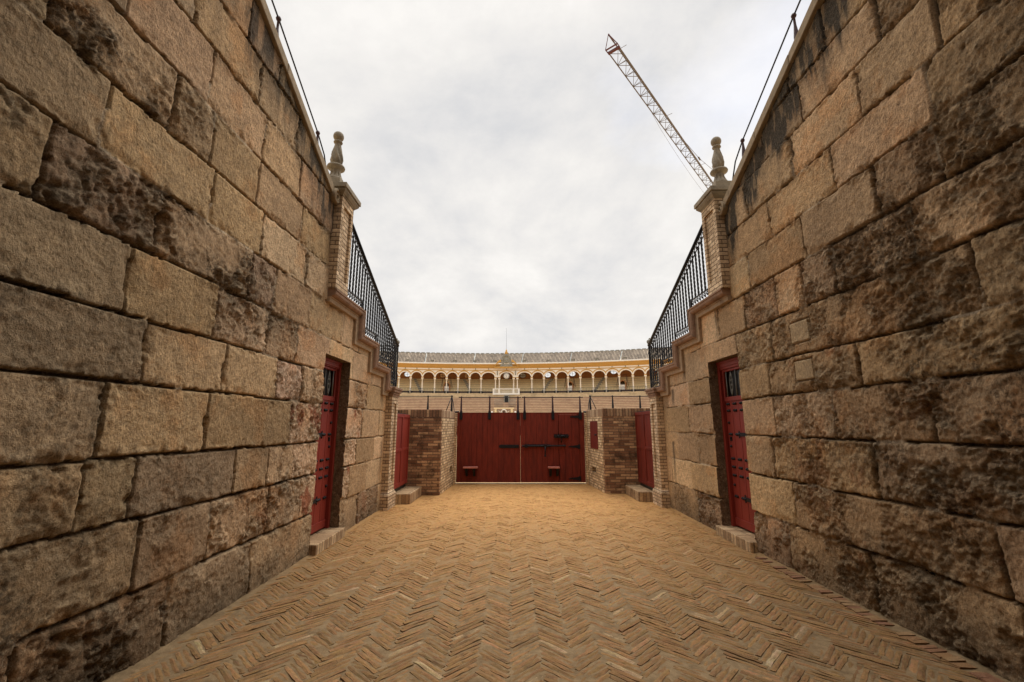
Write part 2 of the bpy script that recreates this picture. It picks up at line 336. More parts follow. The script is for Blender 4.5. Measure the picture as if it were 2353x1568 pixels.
# ------------------------------------------------------------------ herringbone brick paving, one worn brick at a time
def paving():
    XL, XR, Y0, Y1 = -2.56, 3.22, 1.7, 12.62
    w = 0.044; n = 7; gap = 0.0035
    nx, ny = 7, 3
    tx = np.linspace(0, 1, nx); ty = np.linspace(0, 1, ny)
    V = []; F = []; C = []; c45 = math.sqrt(.5)
    seen = set(); rr = random.Random(5)
    # origin so that a valley line runs near x = 0
    I0 = int(-16 / w); I1 = int(16 / w)
    def emit(u0, v0, hor):
        L = n * w - 2 * gap; B = w - 2 * gap
        cu = u0 * w + (n * w / 2 if hor else w / 2); cvv = v0 * w + (w / 2 if hor else n * w / 2)
        X = (cu - cvv) * c45; Y = (cu + cvv) * c45
        if not (XL - 0.05 < X < (XR - 0.20 if Y < 5.9 else XR + .02) and Y0 < Y < Y1): return
        if -1.0 > X and Y > 10.55 and X < -1.64 : return
        if X > 2.2 and Y > 10.8: return
        if X < -2.05 and Y > 9.3: return
        if X > 2.7 and Y > 9.7: return
        th = (math.pi / 4 if hor else 3 * math.pi / 4) + rr.gauss(0, 0.018)
        ux, uy = math.cos(th), math.sin(th); vx, vy = -uy, ux
        L *= rr.uniform(0.90, 1.0); B *= rr.uniform(0.82, 1.02)
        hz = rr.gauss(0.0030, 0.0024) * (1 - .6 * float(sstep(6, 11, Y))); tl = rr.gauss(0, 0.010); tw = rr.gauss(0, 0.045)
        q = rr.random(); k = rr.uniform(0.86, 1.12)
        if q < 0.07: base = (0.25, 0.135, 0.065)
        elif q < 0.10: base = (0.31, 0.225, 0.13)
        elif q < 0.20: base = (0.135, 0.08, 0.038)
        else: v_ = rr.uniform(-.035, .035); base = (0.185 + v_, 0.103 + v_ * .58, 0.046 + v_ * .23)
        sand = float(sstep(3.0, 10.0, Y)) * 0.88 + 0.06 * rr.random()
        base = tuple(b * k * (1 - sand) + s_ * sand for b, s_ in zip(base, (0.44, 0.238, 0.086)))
        o = len(V)
        worn = rr.random() < 0.2
        for i, a in enumerate(tx):
            for j, b in enumerate(ty):
                e = (i in (0, nx - 1)) or (j in (0, ny - 1))
                pu = (a - .5) * L; pv = (b - .5) * B
                jx = rr.gauss(0, 0.0022) if e else 0; jy = rr.gauss(0, 0.0022) if e else 0
                z = hz + pu * tl + pv * tw * (1 if not worn else 2) + rr.gauss(0, 0.0011)
                if e: z -= rr.uniform(0.002, 0.006)
                if worn and rr.random() < 0.25: z -= 0.007
                V.append((X + ux * pu + vx * pv + jx, Y + uy * pu + vy * pv + jy, max(z, -0.003)))
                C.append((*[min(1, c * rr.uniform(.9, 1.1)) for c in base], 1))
        for i in range(nx - 1):
            for j in range(ny - 1):
                F.append((o + i * ny + j, o + (i + 1) * ny + j, o + (i + 1) * ny + j + 1, o + i * ny + j + 1))
        # skirt
        ring = [i * ny for i in range(nx)] + [(nx - 1) * ny + j for j in range(1, ny)] + [i * ny + ny - 1 for i in range(nx - 2, -1, -1)] + [j for j in range(ny - 2, 0, -1)]
        b0 = len(V)
        for r_ in ring:
            v = V[o + r_]; V.append((v[0], v[1], -0.02)); C.append((0.2, 0.15, 0.1, 1))
        m = len(ring)
        for t in range(m): F.append((o + ring[t], b0 + t, b0 + (t + 1) % m, o + ring[(t + 1) % m]))
    # enumerate bricks of a true herringbone in rotated cells
    ymax = Y1 + 1; R = int(ymax / w * 1.5)
    for i in range(-R, R):
        for j in range(-R, R):
            X = (i - j) * w * c45; Y = (i + j) * w * c45
            if X < XL - .4 or X > XR + .4 or Y < Y0 - .5 or Y > Y1 + .5: continue
            k = (i - j) % (2 * n)
            if k == 0: emit(i, j, True)
            elif k == 2 * n - 1: emit(i, j, False)
    # header rows of redder bricks along the two walls
    for side, x0 in ((1, 3.12),):
        y = 1.7
        while y < 5.8:
            a = 0.062 * rr.uniform(.9, 1.08)
            if not (5.75 < y < 6.95) and rr.random() > 0.12:
                hz = rr.uniform(0.004, 0.016); col = rr.choice([(0.22, 0.12, 0.06), (0.25, 0.155, 0.08), (0.19, 0.09, 0.055)])
                xa = x0 - side * 0.13; o = len(V); xs = sorted((x0, xa))
                P4 = [(xs[0] + .006, y), (xs[1] - .006, y + rr.gauss(0, .004)), (xs[1] - .006, y + a * .86), (xs[0] + .006, y + a * .86)]
                for (p, q_) in P4: V.append((p + rr.gauss(0, .006), q_ + rr.gauss(0, .004), hz + rr.gauss(0, .003))); C.append((*col, 1))
                for (p, q_) in P4: V.append((p + (p - (xs[0] + xs[1]) / 2) * .08, q_, -0.02)); C.append((*col, 1))
                F.extend([(o, o + 1, o + 2, o + 3)] + [(o + t, o + 4 + t, o + 4 + (t + 1) % 4, o + (t + 1) % 4) for t in range(4)])
            y += a
    me = bpy.data.meshes.new('paving'); me.from_pydata(V, [], F)
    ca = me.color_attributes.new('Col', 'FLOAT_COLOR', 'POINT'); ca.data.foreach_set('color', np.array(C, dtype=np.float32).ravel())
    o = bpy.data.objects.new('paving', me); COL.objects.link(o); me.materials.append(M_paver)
    import bmesh
    bm = bmesh.new(); bm.from_mesh(me); bmesh.ops.recalc_face_normals(bm, faces=bm.faces[:]); bm.to_mesh(me); bm.free()
    for p in me.polygons:
        if p.normal.z < 0: print('flip?'); break
    tag(o, kind='structure')
    # mortar bed: gently uneven sheet rising to meet the walls
    ys = np.concatenate([np.linspace(-8, 1.6, 30), np.arange(1.62, 12.8, 0.035)]); xs = np.arange(-2.9, 3.6, 0.035)
    YY, XX = np.meshgrid(ys, xs, indexing='ij')
    Z = -0.002 + 0.008 * (fbm(XX, YY, 9, 4, 3) - .5)
    Z += 0.02 * sstep(0.10, 0.0, XX + 2.56) + 0.015 * sstep(0.08, 0.0, 3.16 - XX)
    vs = np.stack([XX, YY, Z], -1).reshape(-1, 3); ny_, nx_ = YY.shape
    idx = np.arange(ny_ * nx_).reshape(ny_, nx_)
    fs = np.stack([idx[:-1, :-1], idx[:-1, 1:], idx[1:, 1:], idx[1:, :-1]], -1).reshape(-1, 4)
    m = MB(); m.v = [tuple(v) for v in vs.tolist()]; m.f = [tuple(f) for f in fs.tolist()]; m.sm = [True] * len(m.f)
    tag(m.build('path', M_mortar), kind='structure')
paving()

# ------------------------------------------------------------------ ashlar flank walls
def ashlar(parent, X, n, zs, joints, cls, yend, door, cop, step, seed, lichen):
    """X wall plane, n = direction into the passage, zs course lines, joints[c] list of y, cls[c] one class letter per block,
       door (y0, y1, ztop), cop (ya, za, slope, yb) coping line, step [(y, z)...] stepped top after the pier"""
    dy0, dy1, dz = door
    ys = np.concatenate([np.linspace(-0.4, 1.55, 24), np.arange(1.6, dy0 - .006, 0.0125), [dy0], np.linspace(dy0, dy1, 56)[1:-1], [dy1], np.arange(dy1 + .017, yend, 0.0175), [yend]])
    zg = np.concatenate([[-0.04], np.arange(0.0, dz - .006, 0.0125), [dz], np.arange(dz + .0125, 8.0, 0.0125)])
    zg = zg[zg < cop[1] - cop[2] * (-1.5 - cop[0]) * -1 if False else zg < 6.75]
    Y, Z = np.meshgrid(ys, zg, indexing='ij')
    sd = seed
    wy = (fbm(Y, Z, 4, 3, sd) - .5) * 0.020 + (fbm(Y, Z, 30, 3, sd + 1) - .5) * 0.010
    wz = (fbm(Y, Z, 3, 3, sd + 2) - .5) * 0.026 + (fbm(Y, Z, 26, 3, sd + 3) - .5) * 0.014
    Yw = Y + wy; Zw = Z + wz
    H = np.zeros_like(Y); RG = np.zeros_like(Y); CR = np.zeros_like(Y); C = np.zeros(Y.shape + (3,))
    f1 = fbm(Y, Z, 2.6, 5, sd + 4, .55) - .5; f2 = fbm(Y, Z, 9, 5, sd + 5, .6) - .5; f3 = fbm(Y, Z, 32, 3, sd + 6) - .5
    pit = sstep(.60, .74, fbm(Y, Z * .8, 17, 3, sd + 7, .6)); pit2 = sstep(.58, .8, vn(Y, Z * .7, 45, sd + 8))
    ridge = 1 - np.abs(2 * fbm(Y, Z, 6, 4, sd + 9, .6) - 1) * 2
    tone = fbm(Y, Z, 1.3, 4, sd + 10); ero = fbm(Y, Z, 1.9, 5, sd + 11, .6); intact = sstep(.42, .60, fbm(Y, Z, 3.4, 5, sd + 12, .6))
    frac = np.abs(fbm(Y * 1.0, Z * 1.3, 4.5, 5, sd + 2, .62) - .5) * 2; fine = fbm(Y, Z, 55, 2, sd + 1) - .5
    PAL = {'s': (0.50, 0.365, 0.215), 'S': (0.62, 0.47, 0.285), 'g': (0.39, 0.30, 0.185), 'm': (0.42, 0.305, 0.175), 'r': (0.47, 0.34, 0.20),
           'l': (0.54, 0.40, 0.25), 'p': (0.62, 0.455, 0.31), 'd': (0.39, 0.29, 0.175), 'b': (0.46, 0.325, 0.19), 'D': (0.45, 0.33, 0.20)}
    ROUGH = {'s': .05, 'S': .03, 'g': .12, 'm': .30, 'r': .85, 'l': .6, 'p': .55, 'd': .35, 'b': .75, 'D': .95}
    CRUST = {'s': .08, 'S': .02, 'g': .20, 'm': .25, 'r': .42, 'l': .22, 'p': .15, 'd': .40, 'b': .32, 'D': .42}
    zs2 = [-1] + list(zs[1:]) + [99]
    for ci in range(len(zs)):
        z0 = zs[ci] if ci else -.2; z1 = zs[ci + 1] if ci + 1 < len(zs) else zs[ci] + .5
        if ci == 0: z0 = -.4
        rowm = (Zw >= z0) & (Zw < z1)
        jy = [-1.6, 0.3] + joints[ci] + [99]
        cl = cls[ci]
        if len(cl) < len(joints[ci]) + 2: cl = cl + cl[-1] * 30
        cl = cl[0] + cl
        for bi in range(len(jy) - 1):
            y0, y1 = jy[bi], jy[bi + 1]
            m = rowm & (Yw >= y0) & (Yw < y1)
            if not m.any(): continue
            k = cl[min(bi, len(cl) - 1)]; rr = random.Random(seed * 1000 + ci * 37 + bi); ro = ROUGH[k]
            near = y0 < dy0
            dd = np.minimum(np.minimum(Yw[m] - y0, y1 - Yw[m]), np.minimum(Zw[m] - z0, z1 - Zw[m]))
            r = 0.009 + 0.026 * ro * (0.4 + 1.2 * tone[m]); jw = ((0.0080 if near else 0.0058) + .0015 * ro) * (.7 + .7 * tone[m])
            jf = 1.0 if near else 0.35
            e = np.clip(dd / r, 0, 1)
            h = rr.uniform(-.007, .007) * jf + (Y[m] - (y0 + min(y1, 9)) / 2) * rr.uniform(-.008, .008) * jf + (Z[m] - (z0 + z1) / 2) * rr.uniform(-.02, .02) * jf
            edgy = sstep(.10, .0, dd) * .35 * sstep(.5, .62, ero[m])
            ro = np.clip(ro * (.35 + .65 * intact[m]) + (ero[m] - .5) * .9 * min(1, ro + .25) * (1 if near else .25) + edgy * (1 if near else .3), 0.02, 1.15)
            h = h + ro * (0.060 * f1[m] + .085 * (frac[m] - .3) * intact[m] + 0.030 * f2[m] + 0.020 * f3[m] + .016 * fine[m] - .012 * pit2[m]) + .006 * f2[m] + .005 * f3[m] + .004 * fine[m]
            h = h - (1 - e) ** 2 * (0.014 + .022 * ro) * (1 if near else .5)
            chip = sstep(.57, .70, fbm(Y[m], Z[m], 7, 3, sd + 12)) * sstep(.09, 0, dd)
            h = h - chip * .018 * jf
            mort = dd < jw
            filled = fbm(Y[m], Z[m], 2.3, 2, sd + 13) > (.66 if near else .52)
            h = np.where(mort, np.where(filled, h * .3 - .006, -.050 * (1 if near else .45)), h)
            H[m] = h; RG[m] = ro
            base = np.array(PAL[k]) * rr.uniform(.80, 1.16) * np.array((1.04, rr.uniform(.95, .985), rr.uniform(.87, .99)))
            c = base[None, :] * (0.72 + .56 * tone[m])[:, None]
            ro1 = np.clip(ro, 0, 1)[:, None]; lt = sstep(.50, .62, fbm(Y[m], Z[m], 6, 5, sd + 14, .65))[:, None] * ro1 * .55
            dk = sstep(.54, .66, fbm(Y[m], Z[m], 15, 5, sd + 5, .70))[:, None] * (.15 + .55 * ro1); c = c * (1 - dk * .5 * (1 if near else .4))
            rust = sstep(.56, .70, fbm(Y[m], Z[m], 2.1, 5, sd + 6, .6))[:, None] * .45; c = c * (1 - rust) + c * np.array((1.05, .82, .62)) * rust
            c = c * (1 - lt) + np.array((.46, .36, .235)) * lt
            if k == 'p' or k == 'b':
                red = sstep(.63, .70, fbm(Y[m], Z[m] * .8, 4.2, 5, sd + 15 + bi, .6))[:, None] * (.8 if k == 'p' else .25)
                c = c * (1 - red) + np.array((.30, .075, .03)) * red
            fm = (mort & filled)[:, None]
            c = np.where(fm, np.array((.43, .33, .22)), c)
            c = np.where((mort & ~filled)[:, None], np.array((.11, .078, .045)), c)
            C[m] = c; CR[m] = CRUST[k] * np.clip((ero[m] - .40) * 6, 0, 1.6)
    # the right wall's two little square inset stones, and crust under the coping and at the foot
    if n < 0:
        for (a, b, c_, d_) in ((4.51, 4.79, 2.08, 2.29), (4.50, 4.80, 2.49, 2.72)):
            q = np.minimum(np.minimum(Y + wy * .3 - a, b - Y - wy * .3), np.minimum(Z + wz * .3 - c_, d_ - Z - wz * .3))
            ins = q > 0; H = np.where(ins, .004 + .004 * f3, np.where((q > -.012), -.03, H)); RG = np.where(ins, .05, RG); CR = np.where(ins, 0, CR)
            C = np.where(ins[..., None], np.array((.43, .315, .185)) * (.85 + .3 * tone)[..., None], C)
    cz = cop[1] + cop[2] * (Y - cop[0])
    under = cz - Z
    drip = sstep(.85, .15, under + 1.1 * (fbm(Y, Z * .25, 3.5, 4, sd + 21) - .5)) * (Y < cop[3] + .2)
    drip = np.clip(drip * lichen * 1.15 * (.55 + .9 * sstep(.35, .6, fbm(Y, Z * .18, 14, 4, sd + 3, .6))) , 0, .95)[..., None]
    C = C * (1 - drip) + np.array((.045, .04, .032)) * drip
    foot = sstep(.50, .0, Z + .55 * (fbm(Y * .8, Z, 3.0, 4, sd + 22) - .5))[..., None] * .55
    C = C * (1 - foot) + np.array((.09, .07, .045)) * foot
    # dark runs below the stepped moulding
    run = np.zeros_like(Y)
    for (sy, w_, zt, ln) in [(dy1 + 1.05 - 1.45, .05, 3.3, .55), (8.55, .12, 2.2, .35), (8.7, .10, 1.2, 1.0), (7.9, .10, 2.6, .3)]:
        run = np.maximum(run, sstep(w_, 0, np.abs(Y - sy + .04 * f2)) * sstep(zt - ln, zt - .1 * ln, Z) * (Z < zt + .1))
    run = np.clip(run * .65 * (1.2 if n < 0 else .7), 0, .8)[..., None]
    C = C * (1 - run) + np.array((.05, .045, .035)) * run
    H = np.where(Y < dy1, H, H)
    Xv = X + n * H
    # visible faces only where wall stands
    yc = (Y[:-1, :-1] + Y[1:, 1:]) / 2; zc = (Z[:-1, :-1] + Z[1:, 1:]) / 2
    top = cop[1] + cop[2] * (yc - cop[0]) + .05
    stp = np.full_like(yc, 99.0)
    pier = step[0][0] + .12
    for a, b in zip(step, step[1:] + [(99, 0)]):
        stp = np.where((yc >= a[0]) & (yc < b[0]), a[1] - .09, stp)
    top = np.where(yc < pier, top, stp)
    keep = (zc < top) & ~((yc > dy0) & (yc < dy1) & (zc < dz))
    idx = np.arange(Y.size).reshape(Y.shape)
    q = np.stack([idx[:-1, :-1], idx[1:, :-1], idx[1:, 1:], idx[:-1, 1:]], -1)[keep]
    if n < 0: q = q[:, ::-1]
    V = np.stack([Xv, Y, Z], -1).reshape(-1, 3); C = C.reshape(-1, 3); RG = RG.ravel(); CR = CR.ravel()
    used = np.unique(q); remap = -np.ones(len(V), int); remap[used] = np.arange(len(used))
    V2 = V[used].tolist(); F2 = remap[q].tolist(); C2 = C[used].tolist(); R2 = RG[used].tolist(); K2 = CR[used].tolist()
    # reveals round the door: rows back from the displaced edge
    xb = X - n * .30
    def strip(ids):
        rows = []
        for t in (0, .03, .09, .2, 1.0):
            row = []
            for i in ids:
                v = V[i]; jig = (fbm(np.array([t * 3.1]), np.array([v[1] * 2 + v[2]]), 9, 3, sd)[0] - .5) * .02 * (1 if 0 < t < 1 else 0)
                x = v[0] + (xb - v[0]) * t
                row.append(len(V2)); V2.append([x, v[1] + (jig if abs(v[2] - dz) > .001 else 0), v[2] + (jig if abs(v[2] - dz) < .001 else 0)])
                C2.append((C[i] * .0 + np.array((.235, .165, .10))).tolist()); R2.append(.3); K2.append(.5)
            rows.append(row)
        for a, b in zip(rows, rows[1:]):
            for k in range(len(ids) - 1): F2.append([a[k], a[k + 1], b[k + 1], b[k]])
    iy0 = int(np.argmin(np.abs(ys - dy0))); iy1 = int(np.argmin(np.abs(ys - dy1))); iz = int(np.argmin(np.abs(zg - dz)))
    strip([idx[iy0, k] for k in range(iz + 1)]); strip([idx[iy1, k] for k in range(iz + 1)]); strip([idx[k, iz] for k in range(iy0, iy1 + 1)])
    me = bpy.data.meshes.new('masonry'); me.from_pydata(V2, [], F2)
    me.polygons.foreach_set('use_smooth', [True] * len(F2))
    for nm, dat, ty in (('Col', [(*c, 1) for c in C2], 'FLOAT_COLOR'),):
        ca = me.color_attributes.new(nm, ty, 'POINT'); ca.data.foreach_set('color', np.array(dat, dtype=np.float32).ravel())
    for nm, dat in (('rough', R2), ('crust', K2)):
        at = me.attributes.new(nm, 'FLOAT', 'POINT'); at.data.foreach_set('value', np.array(dat, dtype=np.float32))
    o = bpy.data.objects.new('masonry', me); COL.objects.link(o); me.materials.append(M_ashlar); o.parent = parent
    # solid core behind the facing
    b = MB(); xa, xb2 = X - n * .07, X - n * .75
    zc_ = lambda y: cop[1] + cop[2] * (y - cop[0])
    b.prismX([(-.4, -.05), (dy0 - .0, -.05), (dy0 - .0, zc_(dy0)), (-.4, zc_(-.4))] if False else [(-.4, -.05), (dy0, -.05), (dy0, dz), (dy0, zc_(min(dy0, pier))), (-.4, zc_(-.4))], xa if False else X - n * .31, xb2)
    b.prismX([(-.4, 0), (dy0 - .02, 0), (dy0 - .02, zc_(min(dy0 - .02, pier))), (-.4, zc_(-.4))], xa, X - n * .305)
    poly = [(dy0 - .019, dz + .02), (yend, dz + .02)]
    pts = [(yend, step[-1][1] - .12)]
    for i in range(len(step) - 1, 0, -1):
        pts += [(step[i][0], step[i][1] - .12), (step[i][0], step[i - 1][1] - .12)]
    pts += [(pier, step[0][1] - .12), (pier, zc_(pier)), (dy0 - .019, zc_(dy0))] if pier > dy0 else [(dy0 - .019, step[0][1] - .12)]
    pts = [p for p in pts if p[1] > dz + .02 or True]
    # build lintel zone as simple boxes per step to stay convex
    lv = [(dy0 - .019, pier, zc_(pier) if pier > dy0 else step[0][1] - .12)] if pier > dy0 else []
    for i, (sy, sz) in enumerate(step):
        e_ = step[i + 1][0] if i + 1 < len(step) else yend
        lv.append((max(sy + (.12 if i == 0 else 0), dy0 - .019), e_, sz - .12))
    for (a, c_, zt) in lv:
        if a < dy1: b.box((xa, a, dz + .02), (xb2, min(c_, dy1), zt))
        if c_ > dy1: b.box((xa, max(a, dy1 + .02), 0), (xb2, c_, zt))
    o2 = b.build('core', M_ashlar, parent)
    return o

Lz = [0, .50, .98, 1.39, 1.88, 2.32, 2.79, 3.28, 3.75, 4.24, 4.76, 5.24, 5.75, 6.22]
Lj = [[2.5, 3.53, 4.55, 7.55, 8.6], [1.9, 3.16, 3.88, 4.8, 5.5, 7.07, 7.9, 8.72], [1.6, 2.69, 3.06, 4.14, 4.68, 5.23, 7.3, 8.22], [1.5, 2.74, 3.68, 5.07, 7.52, 8.47],
      [2.98 - 1.3, 2.98, 3.82, 4.70, 5.25, 7.67, 8.67], [1.55, 2.75, 3.62, 4.42, 5.07, 6.0, 6.88, 7.89], [2.14, 2.92, 4.04, 4.48, 5.3, 6.33, 7.1],
      [1.45, 2.40, 3.39, 4.15, 5.1], [2.0, 2.88, 3.31, 3.98, 4.9, 5.9], [1.7, 2.4, 3.19, 4.0, 4.75], [2.1, 2.93, 3.83, 4.6], [2.4, 3.55, 4.1], [2.0, 3.2], [2.6]]
Lc = ['DDdmbSSS', 'DdmblpsSSSS', 'ddggslpsSSS', 'dgsspsSSS', 'dgssplsSSS', 'dgsllsSSSSS', 'DDrlsSSSS', 'ggssSSSS', 'grlsssSSS', 'ggssss', 'ggsssg', 'gssg', 'gsg', 'gg']
Rz = [0, .51, .98, 1.47, 1.95, 2.36, 2.86, 3.36, 3.84, 4.32, 4.83, 5.30, 5.80, 6.3]
Rj = [[1.9, 2.95, 4.12, 5.28, 7.72, 8.8], [1.6, 3.01, 5.08, 7.9, 8.85], [2.2, 3.92, 5.40, 7.52, 8.46], [1.9, 3.31, 4.32, 5.3, 7.85], [2.3, 3.92, 5.31, 7.75, 8.82],
      [1.6, 2.82, 5.17, 6.0, 7.0], [1.8, 3.20, 4.03, 4.51, 4.98, 5.70, 6.47, 7.15], [2.0, 2.9, 3.45, 4.39, 5.48, 6.2], [1.9, 2.86, 3.86, 4.95], [1.8, 2.72, 3.45, 4.42, 5.38], [1.7, 3.17, 4.16, 4.9], [2.5, 3.73, 4.3], [2.2, 3.2], [2.7]]
Rc = ['DDDbrmss', 'DrbsSsss', 'DDbssss', 'DDblsss', 'DrbsSss', 'DDrlsSss', 'DDDrlrsSSs', 'DDrssSss', 'Drsssss', 'grsssss', 'grsssg', 'gssgg', 'gssg', 'ggg']

def moulding(parent, n, lip, wall, pts, wrap_y, name='cornice'):
    """stepped string course: pts = [(y, z)...] outer-lip polyline, going along the passage"""
    w = MB(); bnd = MB()
    def sweep(mb, prof):
        # prof: list of (depth out of the wall plane 0..1, drop below the lip)
        P = pts; N = len(P); loops = []
        for i, (y, z) in enumerate(P):
            horiz_in = i > 0 and abs(P[i][1] - P[i - 1][1]) < .1
            horiz_out = i < N - 1 and abs(P[i + 1][1] - P[i][1]) < .1
            loop = []
            for dep, drop in prof:
                yy, zz_ = y, z
                if i in (0, N - 1): zz_ = z - drop
                else: yy = y - drop; zz_ = z - drop
                loop.append((wall + (lip - wall) * dep, yy, zz_))
            loops.append(loop)
        m = len(prof); vs = [v for l in loops for v in l]
        fs = [(i * m + k, i * m + (k + 1) % m, (i + 1) * m + (k + 1) % m, (i + 1) * m + k) for i in range(N - 1) for k in range(m)]
        fs += [tuple(range(m)), tuple((N - 1) * m + k for k in range(m - 1, -1, -1))]
        mb.add(vs, fs)
    back = -2.2
    sweep(w, [(back, 0), (1, 0), (1, .030), (.90, .034), (.93, .05), (.90, .075), (.78, .095), (.62, .105), (.50, .108), (-.3, .108), (back, .108)])
    sweep(bnd, [(-.3, .11), (.46, .11), (.46, .125), (.36, .13), (.36, .185), (.24, .19), (-.3, .19)])
    w.build(name, M_terra, parent, 0.004); bnd.build('moulding_band', M_band, parent, 0.003)

def door(parent, X, n, y0, y1, zt, seed):
    xf = X - n * .14; xl = X - n * .19; w = y1 - y0
    f = MB(); t = .065
    f.box((xf, y0 + .001, .13), (xf - n * .1, y0 + t, zt - .001)); f.box((xf, y1 - t, .13), (xf - n * .1, y1 - .001, zt - .001))
    f.box((xf, y0 + t, zt - .10), (xf - n * .1, y1 - t, zt - .001)); f.box((xf - n * .012, y0 + t, 2.455), (xf - n * .1, y1 - t, zt - .10))
    f.box((xf + n * .012, y0 + t * .0 + .0015, zt - .045), (xf - n * .02, y1 - .0015, zt - .012))
    dr = f.build('door', M_red, parent, .004, label='red wooden door with iron studs and a grilled transom window')
    lf = MB(); a, b = y0 + t + .004, y1 - t - .004
    lf.box((xl + n * .012, a, 1.965), (xl - n * .04, b, 2.03)); lf.box((xl + n * .012, a, 2.42), (xl - n * .04, b, 2.453))
    lf.box((xl + n * .012, a, 2.03), (xl - n * .04, a + .045, 2.42)); lf.box((xl + n * .012, b - .045, 2.03), (xl - n * .04, b, 2.42))
    lf.box((xl + n * .012, a, .155), (xl - n * .04, b, .26))
    k = 4; pw = (b - a) / k
    for i in range(k): lf.box((xl, a + i * pw + .004, .26), (xl - n * .04, a + (i + 1) * pw - .004, 1.965))
    lf.box((xl - n * .015, a, .26), (xl - n * .035, b, 1.965))
    lf.build('door_leaf', M_red, dr, .003)
    g_ = MB(); g_.box((xl - n * .05, a, 2.0), (xl - n * .06, b, 2.45)); g_.build('window_pane', M_dark, dr)
    gr = MB(); xg = xl + n * .004; lo, hi = a + .045, b - .045
    for i in range(5):
        y = lo + (hi - lo) * (i + .5) / 5
        if i % 2 == 0: gr.bar((xg, y, 2.03), (xg, y, 2.42), .009, n=6)
        else:
            for sg in (-1, 1):
                gr.tube([(xg, y + sg * .045 * math.sin(math.pi * t_ / 12), 2.05 + .35 * t_ / 12) for t_ in range(13)], .0065)
                for zc in (2.12, 2.20, 2.27, 2.35):
                    gr.tube([(xg, y + sg * (.012 + .018 * (1 - q / 10) * math.cos(q * .62)), zc + .018 * (1 - q / 10) * math.sin(q * .62)) for q in range(10)], .0055, 5)
            gr.bar((xg, y, 2.03), (xg, y, 2.42), .004, n=5)
    gr.build('window_grille', M_irong, dr)
    # studs: pairs on three and a half columns
    st = MB(); st.lathe([(.0, -.002), (.021, 0), (.0205, .01), (.015, .02), (.006, .027), (.0, .028)] if n > 0 else [(.0, .002), (.021, 0), (.0205, -.01), (.015, -.02), (.006, -.027), (.0, -.028)], (0, 0, 0), 10, axis='x')
    proto = None; cols = [a + (i + .5) * pw for i in range(k)]
    pos = []
    for z in (1.92, 1.82, 1.11, .99, .87): pos += [(c_ + s_, z) for c_ in cols for s_ in (-.026, .026)]
    for z in (1.47, .57): pos += [(c_ + s_, z) for c_ in cols[2:] + [cols[1] + .16] if True for s_ in (-.026, .026)]
    far = cols[3] + .026
    pos += [(far, 1.64), (far, 1.29), (far, .73)]
    for (y, z) in pos:
        if proto is None: proto = st.build('stud', M_iron, dr); o = proto; o.location = Vector((xl, y, z)) - parent.location if False else Vector((xl, y, z))
        else: o = copy_to(proto, dr)
        o.location = (xl, y, z)
    hm = MB()
    for z in (1.47, .57):
        hm.prismX([(a - .01, z - .026), (a + .42, z - .026), (a + .44, z - .055), (a + .46, z - .012), (a + .50, z), (a + .46, z + .012), (a + .44, z + .055), (a + .42, z + .026), (a - .01, z + .026)], xl, xl + n * .012)
        hm.prismX([(a - .005, z - .10), (a + .03, z - .06), (a + .03, z + .06), (a - .005, z + .10)], xl + n * .0125, xl + n * .02)
        hm.build('hinge', M_iron, dr); hm = MB()
    ks = MB(); ks.box((xl, far - .04, 1.37), (xl + n * .012, far + .012, 1.43)); ks.bar((xl + n * .012, far - .015, 1.41), (xl + n * .02, far - .015, 1.41), .012); ks.build('lock', M_iron, dr)
    d_ = MB(); xs = X + n * .085
    d_.box((X - n * .32, y0 - .02, -.02), (xs, y1 + .02, .128)); d_.build('doorstep', M_step, parent, .012)
    bk = MB(); bk.box((X - n * .30, y0 + .02, .10), (X - n * .34, y1 - .02, zt + .03)); bk.build('door_backing', M_dark, parent)

